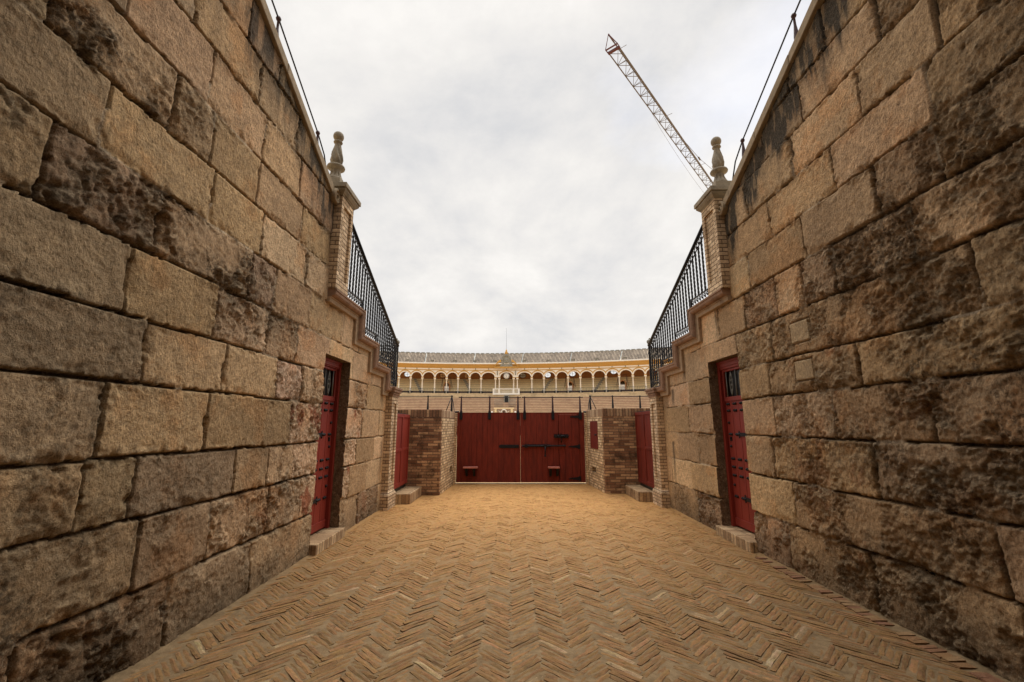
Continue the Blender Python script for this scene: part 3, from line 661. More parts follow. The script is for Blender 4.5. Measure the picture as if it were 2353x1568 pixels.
def flank(side):
    if side == 'left':
        X, n, lip, zs, js, cl, dr, cop, yend = -2.54, 1, -2.41, Lz, Lj, Lc, (5.87, 6.80, 2.57), (3.593, 5.744, -.488, 5.62), 9.0
        step = [(5.74, 3.455), (6.98, 3.06), (7.80, 2.705), (8.64, 2.37)]; cend = 9.32; pier = (5.73, 6.17)
        lab = 'left ashlar flank wall of pale tan blocks beside the passage, smoother and more pinkish'
    else:
        X, n, lip, zs, js, cl, dr, cop, yend = 3.14, -1, 3.0, Rz, Rj, Rc, (6.0, 6.92, 2.59), (3.665, 5.827, -.50, 5.9), 9.3
        step = [(6.0, 3.545), (7.22, 3.145), (8.04, 2.75), (8.85, 2.38)]; cend = 9.62; pier = (5.97, 6.42)
        lab = 'right ashlar flank wall of rough dark-crusted blocks with two small square inset stones'
    wall = empty('stone_wall', (0, 0, 0), lab, 'wall')
    ashlar(wall, X, n, zs, js, cl, yend, dr, cop, step, 3 if side == 'left' else 8, .55 if side == 'left' else 1.0)
    door(wall, X, n, *dr, 5)
    # coping slabs down the slope
    cp = MB(); za = lambda y: cop[1] + cop[2] * (y - cop[0]); y = -.4; rr = random.Random(3); e = cop[3]
    xf = X + n * .045; xb = X - n * .62; k = 0
    while y < e - .02:
        y2 = min(y + rr.uniform(.75, 1.1), e); o_ = .0015 * (k % 2)
        cp.hull([(xf + n * o_, y + .002, za(y)), (xb, y + .002, za(y)), (xb, y + .002, za(y) + .13), (xf + n * o_, y + .002, za(y) + .13)],
                [(xf + n * o_, y2 - .002, za(y2)), (xb, y2 - .002, za(y2)), (xb, y2 - .002, za(y2) + .13), (xf + n * o_, y2 - .002, za(y2) + .13)])
        y = y2; k += 1
    cp.build('coping', M_coping, wall, .01)
    # scroll at the foot of the coping
    ye = e; v = MB(); zc = za(ye) + .035; yc = ye + .04; ra = .105
    v.prismX([(ye - .001, za(ye)), (ye + .30, za(ye + .30) - .06), (ye + .29, za(ye + .3) - .0), (ye + .10, za(ye) + .02), (ye + .0, za(ye) + .128)], xf, xb + n * .3)
    v.build('scroll_tail', M_coping, wall, .006)
    sc = MB(); sc.lathe([(ra, -.16), (ra, -.012), (ra * .93, 0), (ra * .7, .0), (ra * .66, -.02), (.0, -.02)] if n > 0 else [(ra, .16), (ra, .012), (ra * .93, 0), (ra * .7, 0), (ra * .66, .02), (0, .02)], (xf + n * .03, yc, zc), 28, axis='x')
    sc.tube([(xf + n * .022, yc + (ra * .9 - .006 * q) * math.cos(1.2 + q * .62 * n), zc + (ra * .9 - .006 * q) * math.sin(1.2 + q * .62)) for q in range(14)], [.02 - .0008 * q for q in range(14)], 8)
    sc.lathe([(.0, -.03), (.022, -.02), (.02, .004), (0, .012)] if n > 0 else [(0, .03), (.022, .02), (.02, -.004), (0, -.012)], (xf + n * .01, yc, zc), 12, axis='x')
    sc.build('scroll', M_coping, wall)
    moulding(wall, n, lip, X, [(step[0][0], step[0][1]), (step[1][0], step[0][1]), (step[1][0], step[1][1]), (step[2][0], step[1][1]), (step[2][0], step[2][1]), (step[3][0], step[2][1]), (step[3][0], step[3][1]), (cend - .42, step[3][1])], None)
    return X, n, lip, step, cend, pier, cop

def stone_pier(side, X, n, lip, step, pier):
    z0 = step[0][1]; y0, y1 = pier; x1 = lip - n * .015; x0 = x1 - n * .46; zt = z0 + 1.385
    t = empty('brick_pier', ((x0 + x1) / 2, (y0 + y1) / 2, z0), 'buff brick pier with carved stone finial on top of the %s wall' % side, 'pier', 'brick piers crowned with finials')
    b = MB(); b.box((x0, y0, z0), (x1, y1, z0 + .17)); b.box((x0, y0, zt - .13), (x1, y1, zt))
    fr = .075
    b.box((x0, y0 + .001, z0 + .17), (x1 - n * .03, y1 - .001, zt - .13))
    b.box((x1 - n * .0305, y0, z0 + .17), (x1, y0 + fr, zt - .13)); b.box((x1 - n * .0305, y1 - fr, z0 + .17), (x1, y1, zt - .13))
    b.build('shaft', M_pbrick, t, .003)
    c = MB(); cx, cy = (x0 + x1) / 2, (y0 + y1) / 2
    def sq(h0, z0_, h1, z1_):
        c.hull([(cx - h0, cy - h0, z0_), (cx + h0, cy - h0, z0_), (cx + h0, cy + h0, z0_), (cx - h0, cy + h0, z0_)], [(cx - h1, cy - h1, z1_), (cx + h1, cy - h1, z1_), (cx + h1, cy + h1, z1_), (cx - h1, cy + h1, z1_)])
    sq(.235, zt, .245, zt + .02); sq(.250, zt + .02, .285, zt + .065); sq(.285, zt + .065, .285, zt + .09); sq(.305, zt + .095, .305, zt + .165); sq(.27, zt + .165, .16, zt + .215)
    c.build('cap', M_cap, t, .006)
    f = MB(); zb = zt + .215
    f.box((cx - .125, cy - .125, zb - .02), (cx + .125, cy + .125, zb + .14))
    f.build('plinth', M_cap, t, .012)
    k = MB()
    pr = [(.118, .14), (.118, .155), (.105, .18), (.088, .22), (.075, .26), (.070, .30), (.068, .312), (.098, .325), (.125, .345), (.130, .362), (.122, .38), (.098, .392), (.060, .400),
          (.066, .41), (.085, .44), (.097, .49), (.095, .54), (.083, .60), (.066, .66), (.053, .71), (.047, .745), (.045, .765), (.062, .775), (.066, .787), (.060, .80), (.045, .805)]
    pr += [(.078 * math.sin(math.pi * (q + 2.2) / 12.2), .885 - .078 * math.cos(math.pi * (q + 2.2) / 12.2) * 1.02) for q in range(0, 10)] + [(.001, .9645)]
    k.lathe([(r, z) for r, z in pr], (cx, cy, zb), 72)
    # fluting on foot and bulb
    vs = []
    for (x, y, z) in k.v:
        dx, dy, h = x - cx, y - cy, z - zb; a = math.atan2(dy, dx); r = math.hypot(dx, dy); s = 1
        if .16 < h < .30: s = 1 - .24 * math.sin(math.pi * (h - .16) / .14) * (.5 + .5 * math.cos(10 * a)) ** 2
        if .405 < h < .76: s = 1 - .34 * math.sin(math.pi * (h - .405) / .355) ** .6 * (.5 + .5 * math.cos(6 * (a + (h - .4) * 4.2))) ** 1.5
        vs.append((cx + dx * s, cy + dy * s, z))
    k.v = vs; k.build('finial', M_cap, t)
    return t

def stair_railing(side, X, n, lip, step, pier, cend):
    x = lip - n * .07; p0 = (pier[1] + .01, step[0][1] + 1.24); slope = -.445; pe = (cend + .02, 0)
    zr = lambda y: p0[1] + slope * (y - p0[0] + .0)
    ztop_e = zr(cend)
    t = empty('stair_railing', (x, pier[1], step[0][1]), 'black wrought iron railing with twisted bars stepping down the %s wall' % side, 'railing', 'black wrought iron stair railings')
    hr = MB(); y0, y1 = pier[1] + .005, cend
    hr.bar((x, y0, zr(y0)), (x, y1, zr(y1)), .030, n=8); hr.bar((x, y0, zr(y0) - .155), (x, y1, zr(y1) - .155), .010, square=True); hr.build('handrail', M_iron, t)
    sc = MB(); y = y0 + .04; q = 0
    while y < y1 - .05:
        zc = zr(y) - .08
        for s_ in (-1, 1):
            sc.tube([(x, y + .03 * s_ + .028 * (1 - u / 14) * math.cos(u * .55 + (0 if s_ > 0 else math.pi)), zc + .040 * s_ * .6 + .028 * (1 - u / 14) * math.sin(u * .55)) for u in range(13)], .0095, 5)
        sc.bar((x, y + .065, zr(y + .065) - .15), (x, y + .02, zr(y) - .02), .007, n=5)
        y += .095
    sc.build('scrollwork', M_iron, t)
    ends = [s_[0] for s_ in step[1:]] + [cend]
    proto = {}
    yb = y0 + .07; sp = .127
    levels = [(max(step[i][0], y0), ends[i] - .02, step[i][1]) for i in range(4)]
    for i, (a, b, z) in enumerate(levels):
        bs = MB(); bs.box((x - .012, a + .01, z + .02), (x + .012, b, z + .035)); bs.box((x - .012, a + .01, z + .145), (x + .012, b, z + .16))
        u = a + .05
        while u < b - .03:
            bs.tube([(x, u + .035 * math.cos(q_ * .5) * (1 - q_ / 16), z + .09 + .045 * math.sin(q_ * .5) * (1 - q_ / 20)) for q_ in range(15)], .0065, 5)
            bs.bar((x, u - .035, z + .035), (x, u - .02, z + .145), .006, n=5); u += .095
        bs.box((x - .014, b - .012, z), (x + .014, b + .012, z + .18))
        bs.build('foot_panel', M_iron, t)
    while yb < cend - .04:
        for (a, b, z) in levels:
            if a - .03 <= yb < b + .02: zb = z + .155; break
        zt = zr(yb) - .15; L = zt - zb; m = MB(); N = 26; vs = []; fs = []
        for i in range(N + 1):
            h = i / N; tw = h * L * 22; r = .0185
            if h * L < .05: r = .019 - .1 * abs(h * L - .025)
            for c_ in range(4): vs.append((x + r * math.cos(tw + c_ * math.pi / 2), yb + r * math.sin(tw + c_ * math.pi / 2), zb + h * L))
        for i in range(N):
            for c_ in range(4): fs.append((i * 4 + c_, i * 4 + (c_ + 1) % 4, i * 4 + 4 + (c_ + 1) % 4, i * 4 + 4 + c_))
        m.add(vs, fs); m.lathe([(.0, 0), (.022, .012), (.022, .022), (.012, .04)], (x, yb, zb - .01), 8)
        m.build('baluster', M_iron, t); yb += sp
    # corner post with ball, and the return along the end of the terrace
    po = MB(); ze = step[3][1]; po.bar((x, cend, ze - .01), (x, cend, ztop_e + .06), .017, square=True); po.build('corner_post', M_iron, t)
    rt = MB(); zrt = ze + .93; xe = x - n * 1.0
    rt.bar((x, cend, zrt), (xe, cend, zrt), .012, square=True); rt.bar((x, cend, zrt - .16), (xe, cend, zrt - .16), .008, square=True)
    rt.bar((x, cend, ze + .03), (xe, cend, ze + .03), .010, square=True); rt.bar((x, cend, ze + .15), (xe, cend, ze + .15), .009, square=True)
    for i in range(8):
        xx = x - n * (.06 + .125 * i); rt.bar((xx, cend, ze), (xx, cend, zrt), .0085, n=6)
        rt.tube([(xx - n * .0625 + .0625 * math.cos(a * math.pi / 8), cend, zrt - .15 + .13 * math.sin(a * math.pi / 8)) for a in range(9)], .006, 5)
    rt.build('return_rail', M_iron, t)
    bl = MB(); bl.lathe([(.0, 0), (.03, .0), (.022, .03), (.05, .06), (.068, .10), (.062, .13), (.03, .155), (.015, .165), (.02, .18), (.0, .195)], (x - n * .06, cend + .10, ztop_e + .0), 16)
    bl.bar((x - n * .06, cend + .10, ze), (x - n * .06, cend + .10, ztop_e + .01), .02, n=8)
    bl.build('finial_post', M_gstone, t)

def pilaster(side, X, n, lip, step, cend):
    y0 = 8.83 if side == 'left' else 9.13; y1 = y0 + .45; xs = lip + n * .0; zc = step[3][1]; xi = X - n * .5
    t = empty('brick_pilaster', (X, y0, 0), 'narrow buff brick pilaster with stepped cap closing the %s wall' % side, 'pilaster', 'brick pilasters ending the flank walls')
    b = MB(); b.box((xi, y0 - .045, -.02), (xs + n * .03, y1 + .07, .27))
    b.hull([(xi, y0 - .045, .27), (xs + n * .03, y0 - .045, .27), (xs + n * .03, y1 + .07, .27), (xi, y1 + .07, .27)], [(xi, y0 - .0, .33), (xs + n * .0, y0 - .0, .33), (xs + n * .0, y1 + .0, .33), (xi, y1 + .0, .33)])
    b.build('base', M_pbrick, t, .012)
    s = MB(); s.box((xi, y0 + .001, .33), (xs - n * .03, y1 - .001, zc - .19))
    for (a, c_) in ((y0, y0 + .11), (y1 - .11, y1)): s.box((xs - n * .0305, a, .33), (xs, c_, zc - .19))
    s.box((xs - n * .0305, y0 + .11, .33), (xs, y1 - .11, .50)); s.box((xs - n * .0305, y0 + .11, zc - .33), (xs, y1 - .11, zc - .19))
    s.build('shaft', M_pbrick, t, .003)
    c = MB()
    for (o, za, zb) in ((.02, zc - .19, zc - .15), (.045, zc - .15, zc - .11), (.09, zc - .105, zc - .05), (.12, zc - .05, zc)):
        c.box((xi, y0 - o * .3, za), (xs + n * o * .5, y1 + o, zb))
    c.build('cap', M_terra, t, .008)

def coping_rail(side, X, n, cop):
    xr = X - n * (.12 if n > 0 else .11); zl = lambda y: cop[1] + cop[2] * (y - cop[0]) + .13
    posts = [4.17, 5.31] if side == 'left' else [4.215, 5.485]
    t = empty('handrail', (xr, posts[1], zl(posts[1])), 'thin black handrail on tapered posts along the sloping top of the %s wall' % side, 'handrail', 'handrails on the sloping wall tops')
    tops = []
    for y in [.8, 1.93, 3.05] + posts:
        m = MB(); z = zl(y) - .01; hh = (.50 if y > 5 else .56)
        m.lathe([(.012, 0), (.016, .02), (.020, .12), (.028, .22), (.030, .28), (.020, .38), (.014, .44), (.012, hh - .02), (.024, hh - .012), (.03, hh + .008), (.022, hh + .03), (0, hh + .036)], (xr, y, z), 12)
        m.build('post', M_rust, t); tops.append((xr, y, z + hh + .008))
    m = MB(); ye = cop[3] + .02
    m.tube([(xr, -.3, zl(-.3) + .56)] + tops + [(xr + n * .02, tops[-1][1] + (.20), tops[-1][2] - .20), (xr + n * .03, tops[-1][1] + .34, tops[-1][2] - .50)], .010, 8)
    m.build('rail', M_iron, t)

for sd in ('left', 'right'):
    X, n, lip, step, cend, pier, cop = flank(sd)
    stone_pier(sd, X, n, lip, step, pier); stair_railing(sd, X, n, lip, step, pier, cend); pilaster(sd, X, n, lip, step, cend); coping_rail(sd, X, n, cop)

# ------------------------------------------------------------------ unseen vaulted block, added over the camera to shade the near walls and floor
eb = empty('added_shade_vault', (0, -.6, 0), 'unseen vault of dark plaster added over the camera to shade the near walls and paving', 'building')
m = MB(); H0 = 9.5; FY = 1.60  # front face pulled forward to deepen the shade on the near walls
arc = [(-2.54 + 0.001, 0)] + [(.3 - 2.84 * math.cos(math.pi * k / 20), 3.3 + .9 * math.sin(math.pi * k / 20)) for k in range(21)] + [(3.139, 0)]
for i in range(1, len(arc) - 2):
    (xa, za), (xb, zb) = arc[i], arc[i + 1]
    m.hull([(xa, FY, za), (xb, FY, zb), (xb, FY, H0), (xa, FY, H0)], [(xa, -9, za), (xb, -9, zb), (xb, -9, H0), (xa, -9, H0)])
m.box((-9, FY, 0), (-2.56, -9, H0)); m.box((3.16, FY, 0), (9, -9, H0)); m.box((-2.54, -9, 0), (3.14, -9.3, H0))
m.build('shade_vault_body', M_plaster, eb)

# ------------------------------------------------------------------ brick piers either side of the gate, with steps and side doors
def block(side):
    n = 1 if side == 'left' else -1
    if side == 'left': P = [(-3.6, 10.68), (-1.70, 10.66), (-1.625, 12.60), (-3.6, 12.66)]; h = 1.975
    else: P = [(4.3, 10.93), (2.245, 10.93), (2.125, 12.62), (4.3, 12.70)]; h = 2.02
    t = empty('brick_block', (P[1][0], P[1][1], 0), ('weathered brick block with sooty front left of the red gate' if side == 'left' else 'weathered brick block right of the red gate with a small red hatch'), 'brick pier', 'brick blocks flanking the gate')
    a, b, c, d = P; cz = .20
    th = .12
    # front leaf, passage-side leaf and core as separate bodies so each face keeps its own brick
    def poly(pts, z0, z1, mat, name, bev=.006, label=None):
        mb = MB(); mb.prismZ(pts if n > 0 else pts[::-1], z0, z1); return mb.build(name, mat, t, bev, label)
    q = .0
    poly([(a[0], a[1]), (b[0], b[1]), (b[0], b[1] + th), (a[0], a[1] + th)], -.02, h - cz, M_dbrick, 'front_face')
    s = MB(); bx, by = b; cx_, cy_ = c
    xi = lambda y: bx + (cx_ - bx) * (y - by) / (cy_ - by)
    hole = (11.98, 12.33, .36, .52) if side == 'left' else (11.76, 12.2, .38, .52)
    segs = [(by + th, hole[0], -.02, h - cz), (hole[1], cy_, -.02, h - cz), (hole[0], hole[1], -.02, hole[2]), (hole[0], hole[1], hole[3], h - cz)]
    for (ya, yb, za, zb) in segs:
        s.hull([(xi(ya), ya, za), (xi(yb), yb, za), (xi(yb) - n * .2, yb, za), (xi(ya) - n * .2, ya, za)], [(xi(ya), ya, zb), (xi(yb), yb, zb), (xi(yb) - n * .2, yb, zb), (xi(ya) - n * .2, ya, zb)])
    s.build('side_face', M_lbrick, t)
    dk = MB(); dk.box((xi(12) - n * .205, hole[0] - .05, .2), (xi(12) - n * .24, hole[1] + .05, .6)); dk.build('recess', M_dark, t)
    k = MB(); k.hull([(a[0], a[1] + th, -.02), (bx - n * .25, by + th, -.02), (cx_ - n * .25, cy_, -.02), (d[0], d[1], -.02)], [(a[0], a[1] + th, h - cz - .002), (bx - n * .25, by + th, h - cz - .002), (cx_ - n * .25, cy_, h - cz - .002), (d[0], d[1], h - cz - .002)])
    k.build('core', M_dbrick, t)
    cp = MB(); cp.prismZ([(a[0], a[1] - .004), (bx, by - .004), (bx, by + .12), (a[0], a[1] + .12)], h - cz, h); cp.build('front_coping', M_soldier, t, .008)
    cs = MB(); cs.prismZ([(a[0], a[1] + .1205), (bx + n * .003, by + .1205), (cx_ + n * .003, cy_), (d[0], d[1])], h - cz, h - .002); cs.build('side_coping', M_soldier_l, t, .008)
    if side == 'right':
        hx = lambda y: xi(y) + n * .012
        hm = MB(); hm.hull([(hx(11.46), 11.46, 1.0), (hx(12.2), 12.2, 1.0), (hx(12.2) - n * .03, 12.2, 1.0), (hx(11.46) - n * .03, 11.46, 1.0)], [(hx(11.46), 11.46, 1.71), (hx(12.2), 12.2, 1.71), (hx(12.2) - n * .03, 12.2, 1.71), (hx(11.46) - n * .03, 11.46, 1.71)])
        ho = hm.build('hatch', M_gate, t, .004, 'small red hatch door in the brick side'); kn = MB(); kn.bar((hx(11.55), 11.55, 1.36), (hx(11.55) + n * .04, 11.55, 1.36), .018); kn.bar((hx(11.55) + n * .035, 11.55, 1.36), (hx(11.55) + n * .035, 11.63, 1.36), .012); kn.build('knob', M_iron, ho)
    # railing on top
    r = empty('iron_railing', (P[1][0], 12.9, h), 'thin black rail on posts above the %s brick block' % side, 'railing', 'rails above the brick blocks')
    xs = [-3.55, -2.47, -1.77] if side == 'left' else [4.3, 3.765, 2.96, 2.30]
    zt = 2.445
    for i, x in enumerate(xs):
        p = MB(); p.lathe([(.036, -.35), (.034, .0), (.030, .15), (.022, .30), (.018, zt - h - .02), (.032, zt - h - .01), (.034, zt - h + .012), (0, zt - h + .03)], (x, 12.9, h), 10); p.build('post', M_iron, r)
    b_ = MB(); b_.bar((xs[0], 12.9, zt), (xs[-1], 12.9, zt), .011); b_.build('rail', M_iron, r)
    x = xs[-1]
    br = MB(); br.bar((x, 12.9, zt), (x - n * .13, 12.62, h), .012); br.build('brace', M_iron, r)
    b2 = MB(); b2.tube([(x, 12.9, zt + .01), (x + n * .05, 12.85, 2.25), (x + n * .10, 12.78, 1.965), (x + n * .14, 12.72, 1.965)], .012, 6); b2.bar((x + n * .13, 12.72, 1.975), (x + n * .24, 12.72, 1.985), .028, n=6); b2.build('gate_pivot', M_iron, r)
block('left'); block('right')

def side_step(side):
    if side == 'left': a, b = (-2.6, 9.36), (-2.115, 10.67)
    else: a, b = (3.2, 9.66), (2.72, 10.93)
    o = MB(); n = 1 if side == 'left' else -1; y0 = 9.50 if side == 'left' else 9.78
    o.box((a[0], y0, -.02), (b[0], b[1] - .003, .20)); st = o.build('brick_step', M_step, None, .015)
    tag(st, 'low brick step below the %s red side door' % side, 'step', 'brick steps under the side doors')
side_step('left'); side_step('right')
def side_door(side):
    n = 1 if side == 'left' else -1
    x, y0, y1, z0, z1 = (-2.45, 9.33, 10.63, .29, 1.85) if side == 'left' else (3.03, 9.62, 10.89, .28, 1.915)
    t = empty('side_door', (x, y0, z0), 'red panelled double door above the %s brick step' % side, 'door', 'red side doors by the gate')
    ym = (y0 + y1) / 2
    for (a, b) in ((y0 + .003, ym - .003), (ym + .003, y1 - .003)):
        m = MB(); fr = .06
        m.box((x - n * .015, a, z0), (x - n * .045, b, z1))
        for (ya, yb, za, zb) in ((a, a + fr, z0, z1), (b - fr, b, z0, z1), (a + fr, b - fr, z0, z0 + .09), (a + fr, b - fr, z1 - .07, z1), (a + fr, b - fr, (z0 + z1) / 2 - .03, (z0 + z1) / 2 + .03)):
            m.box((x, ya, za), (x - n * .0145, yb, zb))
        m.build('door_leaf', M_red if side == 'left' else M_gate, t, .003)
    for z in (z0 + .28, z1 - .22):
        h = MB(); h.box((x + n * .001, y0 - .01, z - .05), (x + n * .015, y0 + .035, z + .05)); h.bar((x + n * .012, y0 + .0, z - .06), (x + n * .012, y0, z + .06), .014); h.build('hinge', M_iron, t)
    f = MB(); f.box((x - n * .05, y0 - .03, z0 - .08), (x - n * .10, y1, z1 + .02)); f.build('door_frame', M_dark, t)
side_door('left'); side_door('right')

# ------------------------------------------------------------------ main gate
GY = 12.70
def gate(side):
    left = side == 'left'
    x0, x1 = (-1.575, .241) if left else (.243, 2.07)
    t = empty('gate_leaf', ((x0 + x1) / 2, GY, 0), 'left leaf of the dark red plank gate with a short black bolt keeper' if left else 'right leaf of the dark red plank gate with wicket door and long bolt', 'gate', 'leaves of the dark red gate')
    zt = 1.955; m = MB(); widths = []
    rr = random.Random(4 if left else 9); x = x0
    bounds = [x0] + ([-1.465, -1.15, -1.0, -.845, -.70, -.54, -.385, -.235, -.08, .075] if left else [.385, .54, .70, .86, 1.015, 1.17, 1.325]) + ([x1] if left else [1.34])
    if left:
        for a, b in zip(bounds, bounds[1:]): m.box((a + .002, GY + rr.uniform(0, .003), .035), (b - .002, GY + .045, zt))
    else:
        for a, b in zip(bounds[:-2], bounds[1:-1]): m.box((a + .002, GY + rr.uniform(0, .003), .035), (b - .002, GY + .045, zt))
        m.box((1.328, GY, 1.915), (1.925, GY + .045, zt)); m.box((1.925, GY + .001, .035), (x1, GY + .045, zt)); m.box((1.328, GY, .035), (1.925, GY + .045, .06))
    m.box((x0, GY + .0455, .035), (x1, GY + .06, zt))
    m.build('planks', M_gate, t, .0025)
    c = MB(); c.box((x0, GY - .004, zt + .0005), (x1, GY + .064, zt + .012)); c.build('top_strip', M_gate, t)
    if not left:
        w = MB(); a, b = 1.337, 1.916; ks = [a, 1.50, 1.70, b]
        for p, q in zip(ks, ks[1:]): w.box((p + .002, GY - .006, .066), (q - .002, GY + .04, 1.905))
        wk = w.build('wicket_door', M_gate, t, .0025, 'narrow door cut into the gate leaf')
        e = MB(); e.box((a, GY - .008, 1.906), (b - .06, GY + .02, 1.914)); e.build('worn_edge', M_worn, wk)
        for (xa, z) in ((2.0, 1.845), (1.935, 1.01), (1.935, .14)):
            h = MB(); h.prismY([(xa - .33, z - .012), (xa - .06, z - .045), (xa - .06, z + .045), (xa - .33, z + .012)], GY - .022, GY - .0065)
            h.prismY([(xa - .06, z - .06), (xa, z - .06), (xa, z + .06), (xa - .06, z + .06)], GY - .026, GY - .0065); h.build('hinge', M_iron, wk)
    xs = (-1.465, -.645, .172) if left else (.362, 1.175, 1.965)
    for x in xs:
        s = MB(); s.box((x - .042, GY - .03, 1.765), (x + .042, GY - .0045, 1.975)); s.box((x - .034, GY - .03, 1.975), (x + .034, GY + .04, 2.0)); s.build('post_shoe', M_iron, t, .004)
        p = MB(); p.lathe([(.033, 2.0), (.033, 2.02), (.026, 2.05), (.029, 2.10), (.022, 2.30), (.018, 2.375), (.03, 2.385), (.031, 2.41), (.022, 2.425), (0, 2.43)], (x, GY + .005, 0), 12); p.build('post', M_rust, t)
    r = MB(); r.bar((xs[0] - .06, GY + .005, 2.40), (xs[-1] + .07, GY + .005, 2.40), .012); r.lathe([(0, -.02), (.018, -.015), (.018, .0), (0, .005)], (xs[0] - .06, GY + .005, 2.40), 8, axis='x'); r.lathe([(0, -.005), (.018, .0), (.018, .015), (0, .02)], (xs[-1] + .07, GY + .005, 2.40), 8, axis='x'); r.build('rail', M_iron, t)
    # mounting shelf on two brackets
    a, b = (-1.36, -.955) if left else (1.005, 1.325)
    s = MB(); s.box((a, GY - .22, .425), (b, GY - .005, .470)); sh = s.build('step_board', M_worn, t, .012)
    for x in ((-1.27, -1.06) if left else (1.075, 1.27)):
        k = MB(); k.prismX([(GY - .004, .424), (GY - .19, .424), (GY - .19, .39), (GY - .05, .22), (GY - .004, .20)], x - .03, x + .03); k.build('bracket', M_iron, sh)
    if left:
        k = MB(); k.prismY([(-.34, .97), (.195, .97), (.195, 1.063), (-.34, 1.063), (-.365, 1.04), (-.372, 1.017), (-.365, .99)], GY - .015, GY - .0035)
        for x in (-.145, .13): k.box((x - .03, GY - .05, .985), (x + .03, GY - .015, 1.05))
        k.build('strike_plate', M_iron, t, .004)
    else:
        k = MB(); k.box((.36, GY - .014, 1.0), (1.09, GY - .0035, 1.072)); k.bar((.285, GY - .045, 1.027), (1.51, GY - .045, 1.035), .022); k.bar((1.45, GY - .045, 1.035), (1.52, GY - .045, 1.035), .027)
        for x in (.40, .95): k.box((x - .045, GY - .072, .985), (x + .045, GY - .0145, 1.075))
        k.build('long_bolt', M_iron, t, .003)
        k = MB(); k.bar((.94, GY - .06, 1.02), (.935, GY - .08, .78), .016); k.lathe([(0, -.035), (.026, -.02), (.03, 0), (.026, .02), (0, .035)], (.935, GY - .08, .765), 10); k.build('bolt_handle', M_iron, t)
        k = MB(); k.box((1.20, GY - .018, 1.25), (1.60, GY - .0065, 1.352)); k.bar((1.19, GY - .045, 1.30), (1.61, GY - .045, 1.30), .030)
        for x in (1.25, 1.36, 1.55): k.box((x - .03, GY - .082, 1.255), (x + .03, GY - .0185, 1.345))
        k.bar((1.41, GY - .03, 1.26), (1.41, GY - .04, 1.12), .014); k.build('wicket_latch', M_iron, t)
gate('left'); gate('right')
gp = MB(); gp.box((-1.645, GY - .03, -.02), (-1.583, GY + .05, 1.94)); gp.box((-1.6, GY - .032, .02), (-1.585, GY - .0302, 1.93))
tag(gp.build('gate_post', M_pbrick, None, .006), 'slim brick jamb at the hinge side of the left gate leaf', 'gate post', 'jambs of the dark red gate')
gp = MB(); gp.box((2.078, GY - .03, -.02), (2.15, GY + .05, 1.94))
tag(gp.build('gate_post', M_pbrick, None, .006), 'slim brick jamb at the hinge side of the right gate leaf', 'gate post', 'jambs of the dark red gate')
sl_ = MB(); sl_.box((-1.58, GY - .035, -.02), (2.08, GY + .06, .018)); 
for i in range(90): sl_.box((-1.56 + i * .0405, GY - .048, -.02), (-1.54 + i * .0405, GY - .0352, .012))
tag(sl_.build('threshold', M_sill, None, .002), 'pale notched sill under the dark red gate', 'sill')

# ------------------------------------------------------------------ the arena bowl beyond
RR = 83.6; CX = -5.0; CY = 88.09 - RR
def rp(a, r, z): return (CX + r * math.sin(a), CY + r * math.cos(a), z)
def sweep(mb, prof, a0, a1, n, smooth=False):
    m = len(prof); vs = [rp(a0 + (a1 - a0) * i / n, r, z) for i in range(n + 1) for r, z in prof]
    fs = [(i * m + k, i * m + (k + 1) % m, (i + 1) * m + (k + 1) % m, (i + 1) * m + k) for i in range(n) for k in range(m)]
    fs += [tuple(range(m)), tuple(n * m + k for k in range(m - 1, -1, -1))]
    mb.add(vs, fs, smooth); return mb
def ring_box(mb, a, wid, r0, r1, z0, z1):
    h = wid / 2 / RR; return sweep(mb, [(r0, z0), (r1, z0), (r1, z1), (r0, z1)], a - h, a + h, 1)
A = [-0.2912, -.264, -.2373, -.2102, -.1831, -.1558, -.1264, -.0982, -.0707, -.043, -.0152, .0197, .029, .0638, .0727, .1077, .1369, .1658, .1945, .2235, .2532, .2828, .313, .3436, .3713, .3994, .4265, .454]
A0, A1 = A[0], A[-1]
gal = empty('bullring_gallery', rp(.046, RR, 7.9), 'ochre and white arcaded upper gallery with tiled roof closing the far side of the ring', 'gallery')
w = MB()
def arch_bay(a0, a1, zsp=11.2, ztop=12.56):
    N = 22; half = (a1 - a0) / 2; rad = half * RR - .17; ry = min(rad, .96); lo = []
    for i in range(N + 1):
        s_ = -1 + 2 * i / N; x = s_ * half * RR
        z = zsp + (ry * math.sqrt(max(0, 1 - (x / rad) ** 2)) if abs(x) < rad else 0); lo.append((a0 + half + s_ * half, z))
    for (p, q) in zip(lo, lo[1:]):
        w.add([rp(p[0], RR, p[1]), rp(q[0], RR, q[1]), rp(q[0], RR, ztop), rp(p[0], RR, ztop), rp(p[0], RR + .45, p[1]), rp(q[0], RR + .45, q[1]), rp(q[0], RR + .45, ztop), rp(p[0], RR + .45, ztop)],
              [(0, 1, 2, 3), (7, 6, 5, 4), (0, 4, 5, 1)])
    return rad, ry
bays = [(a, b) for a, b in zip(A, A[1:]) if b - a > .015]
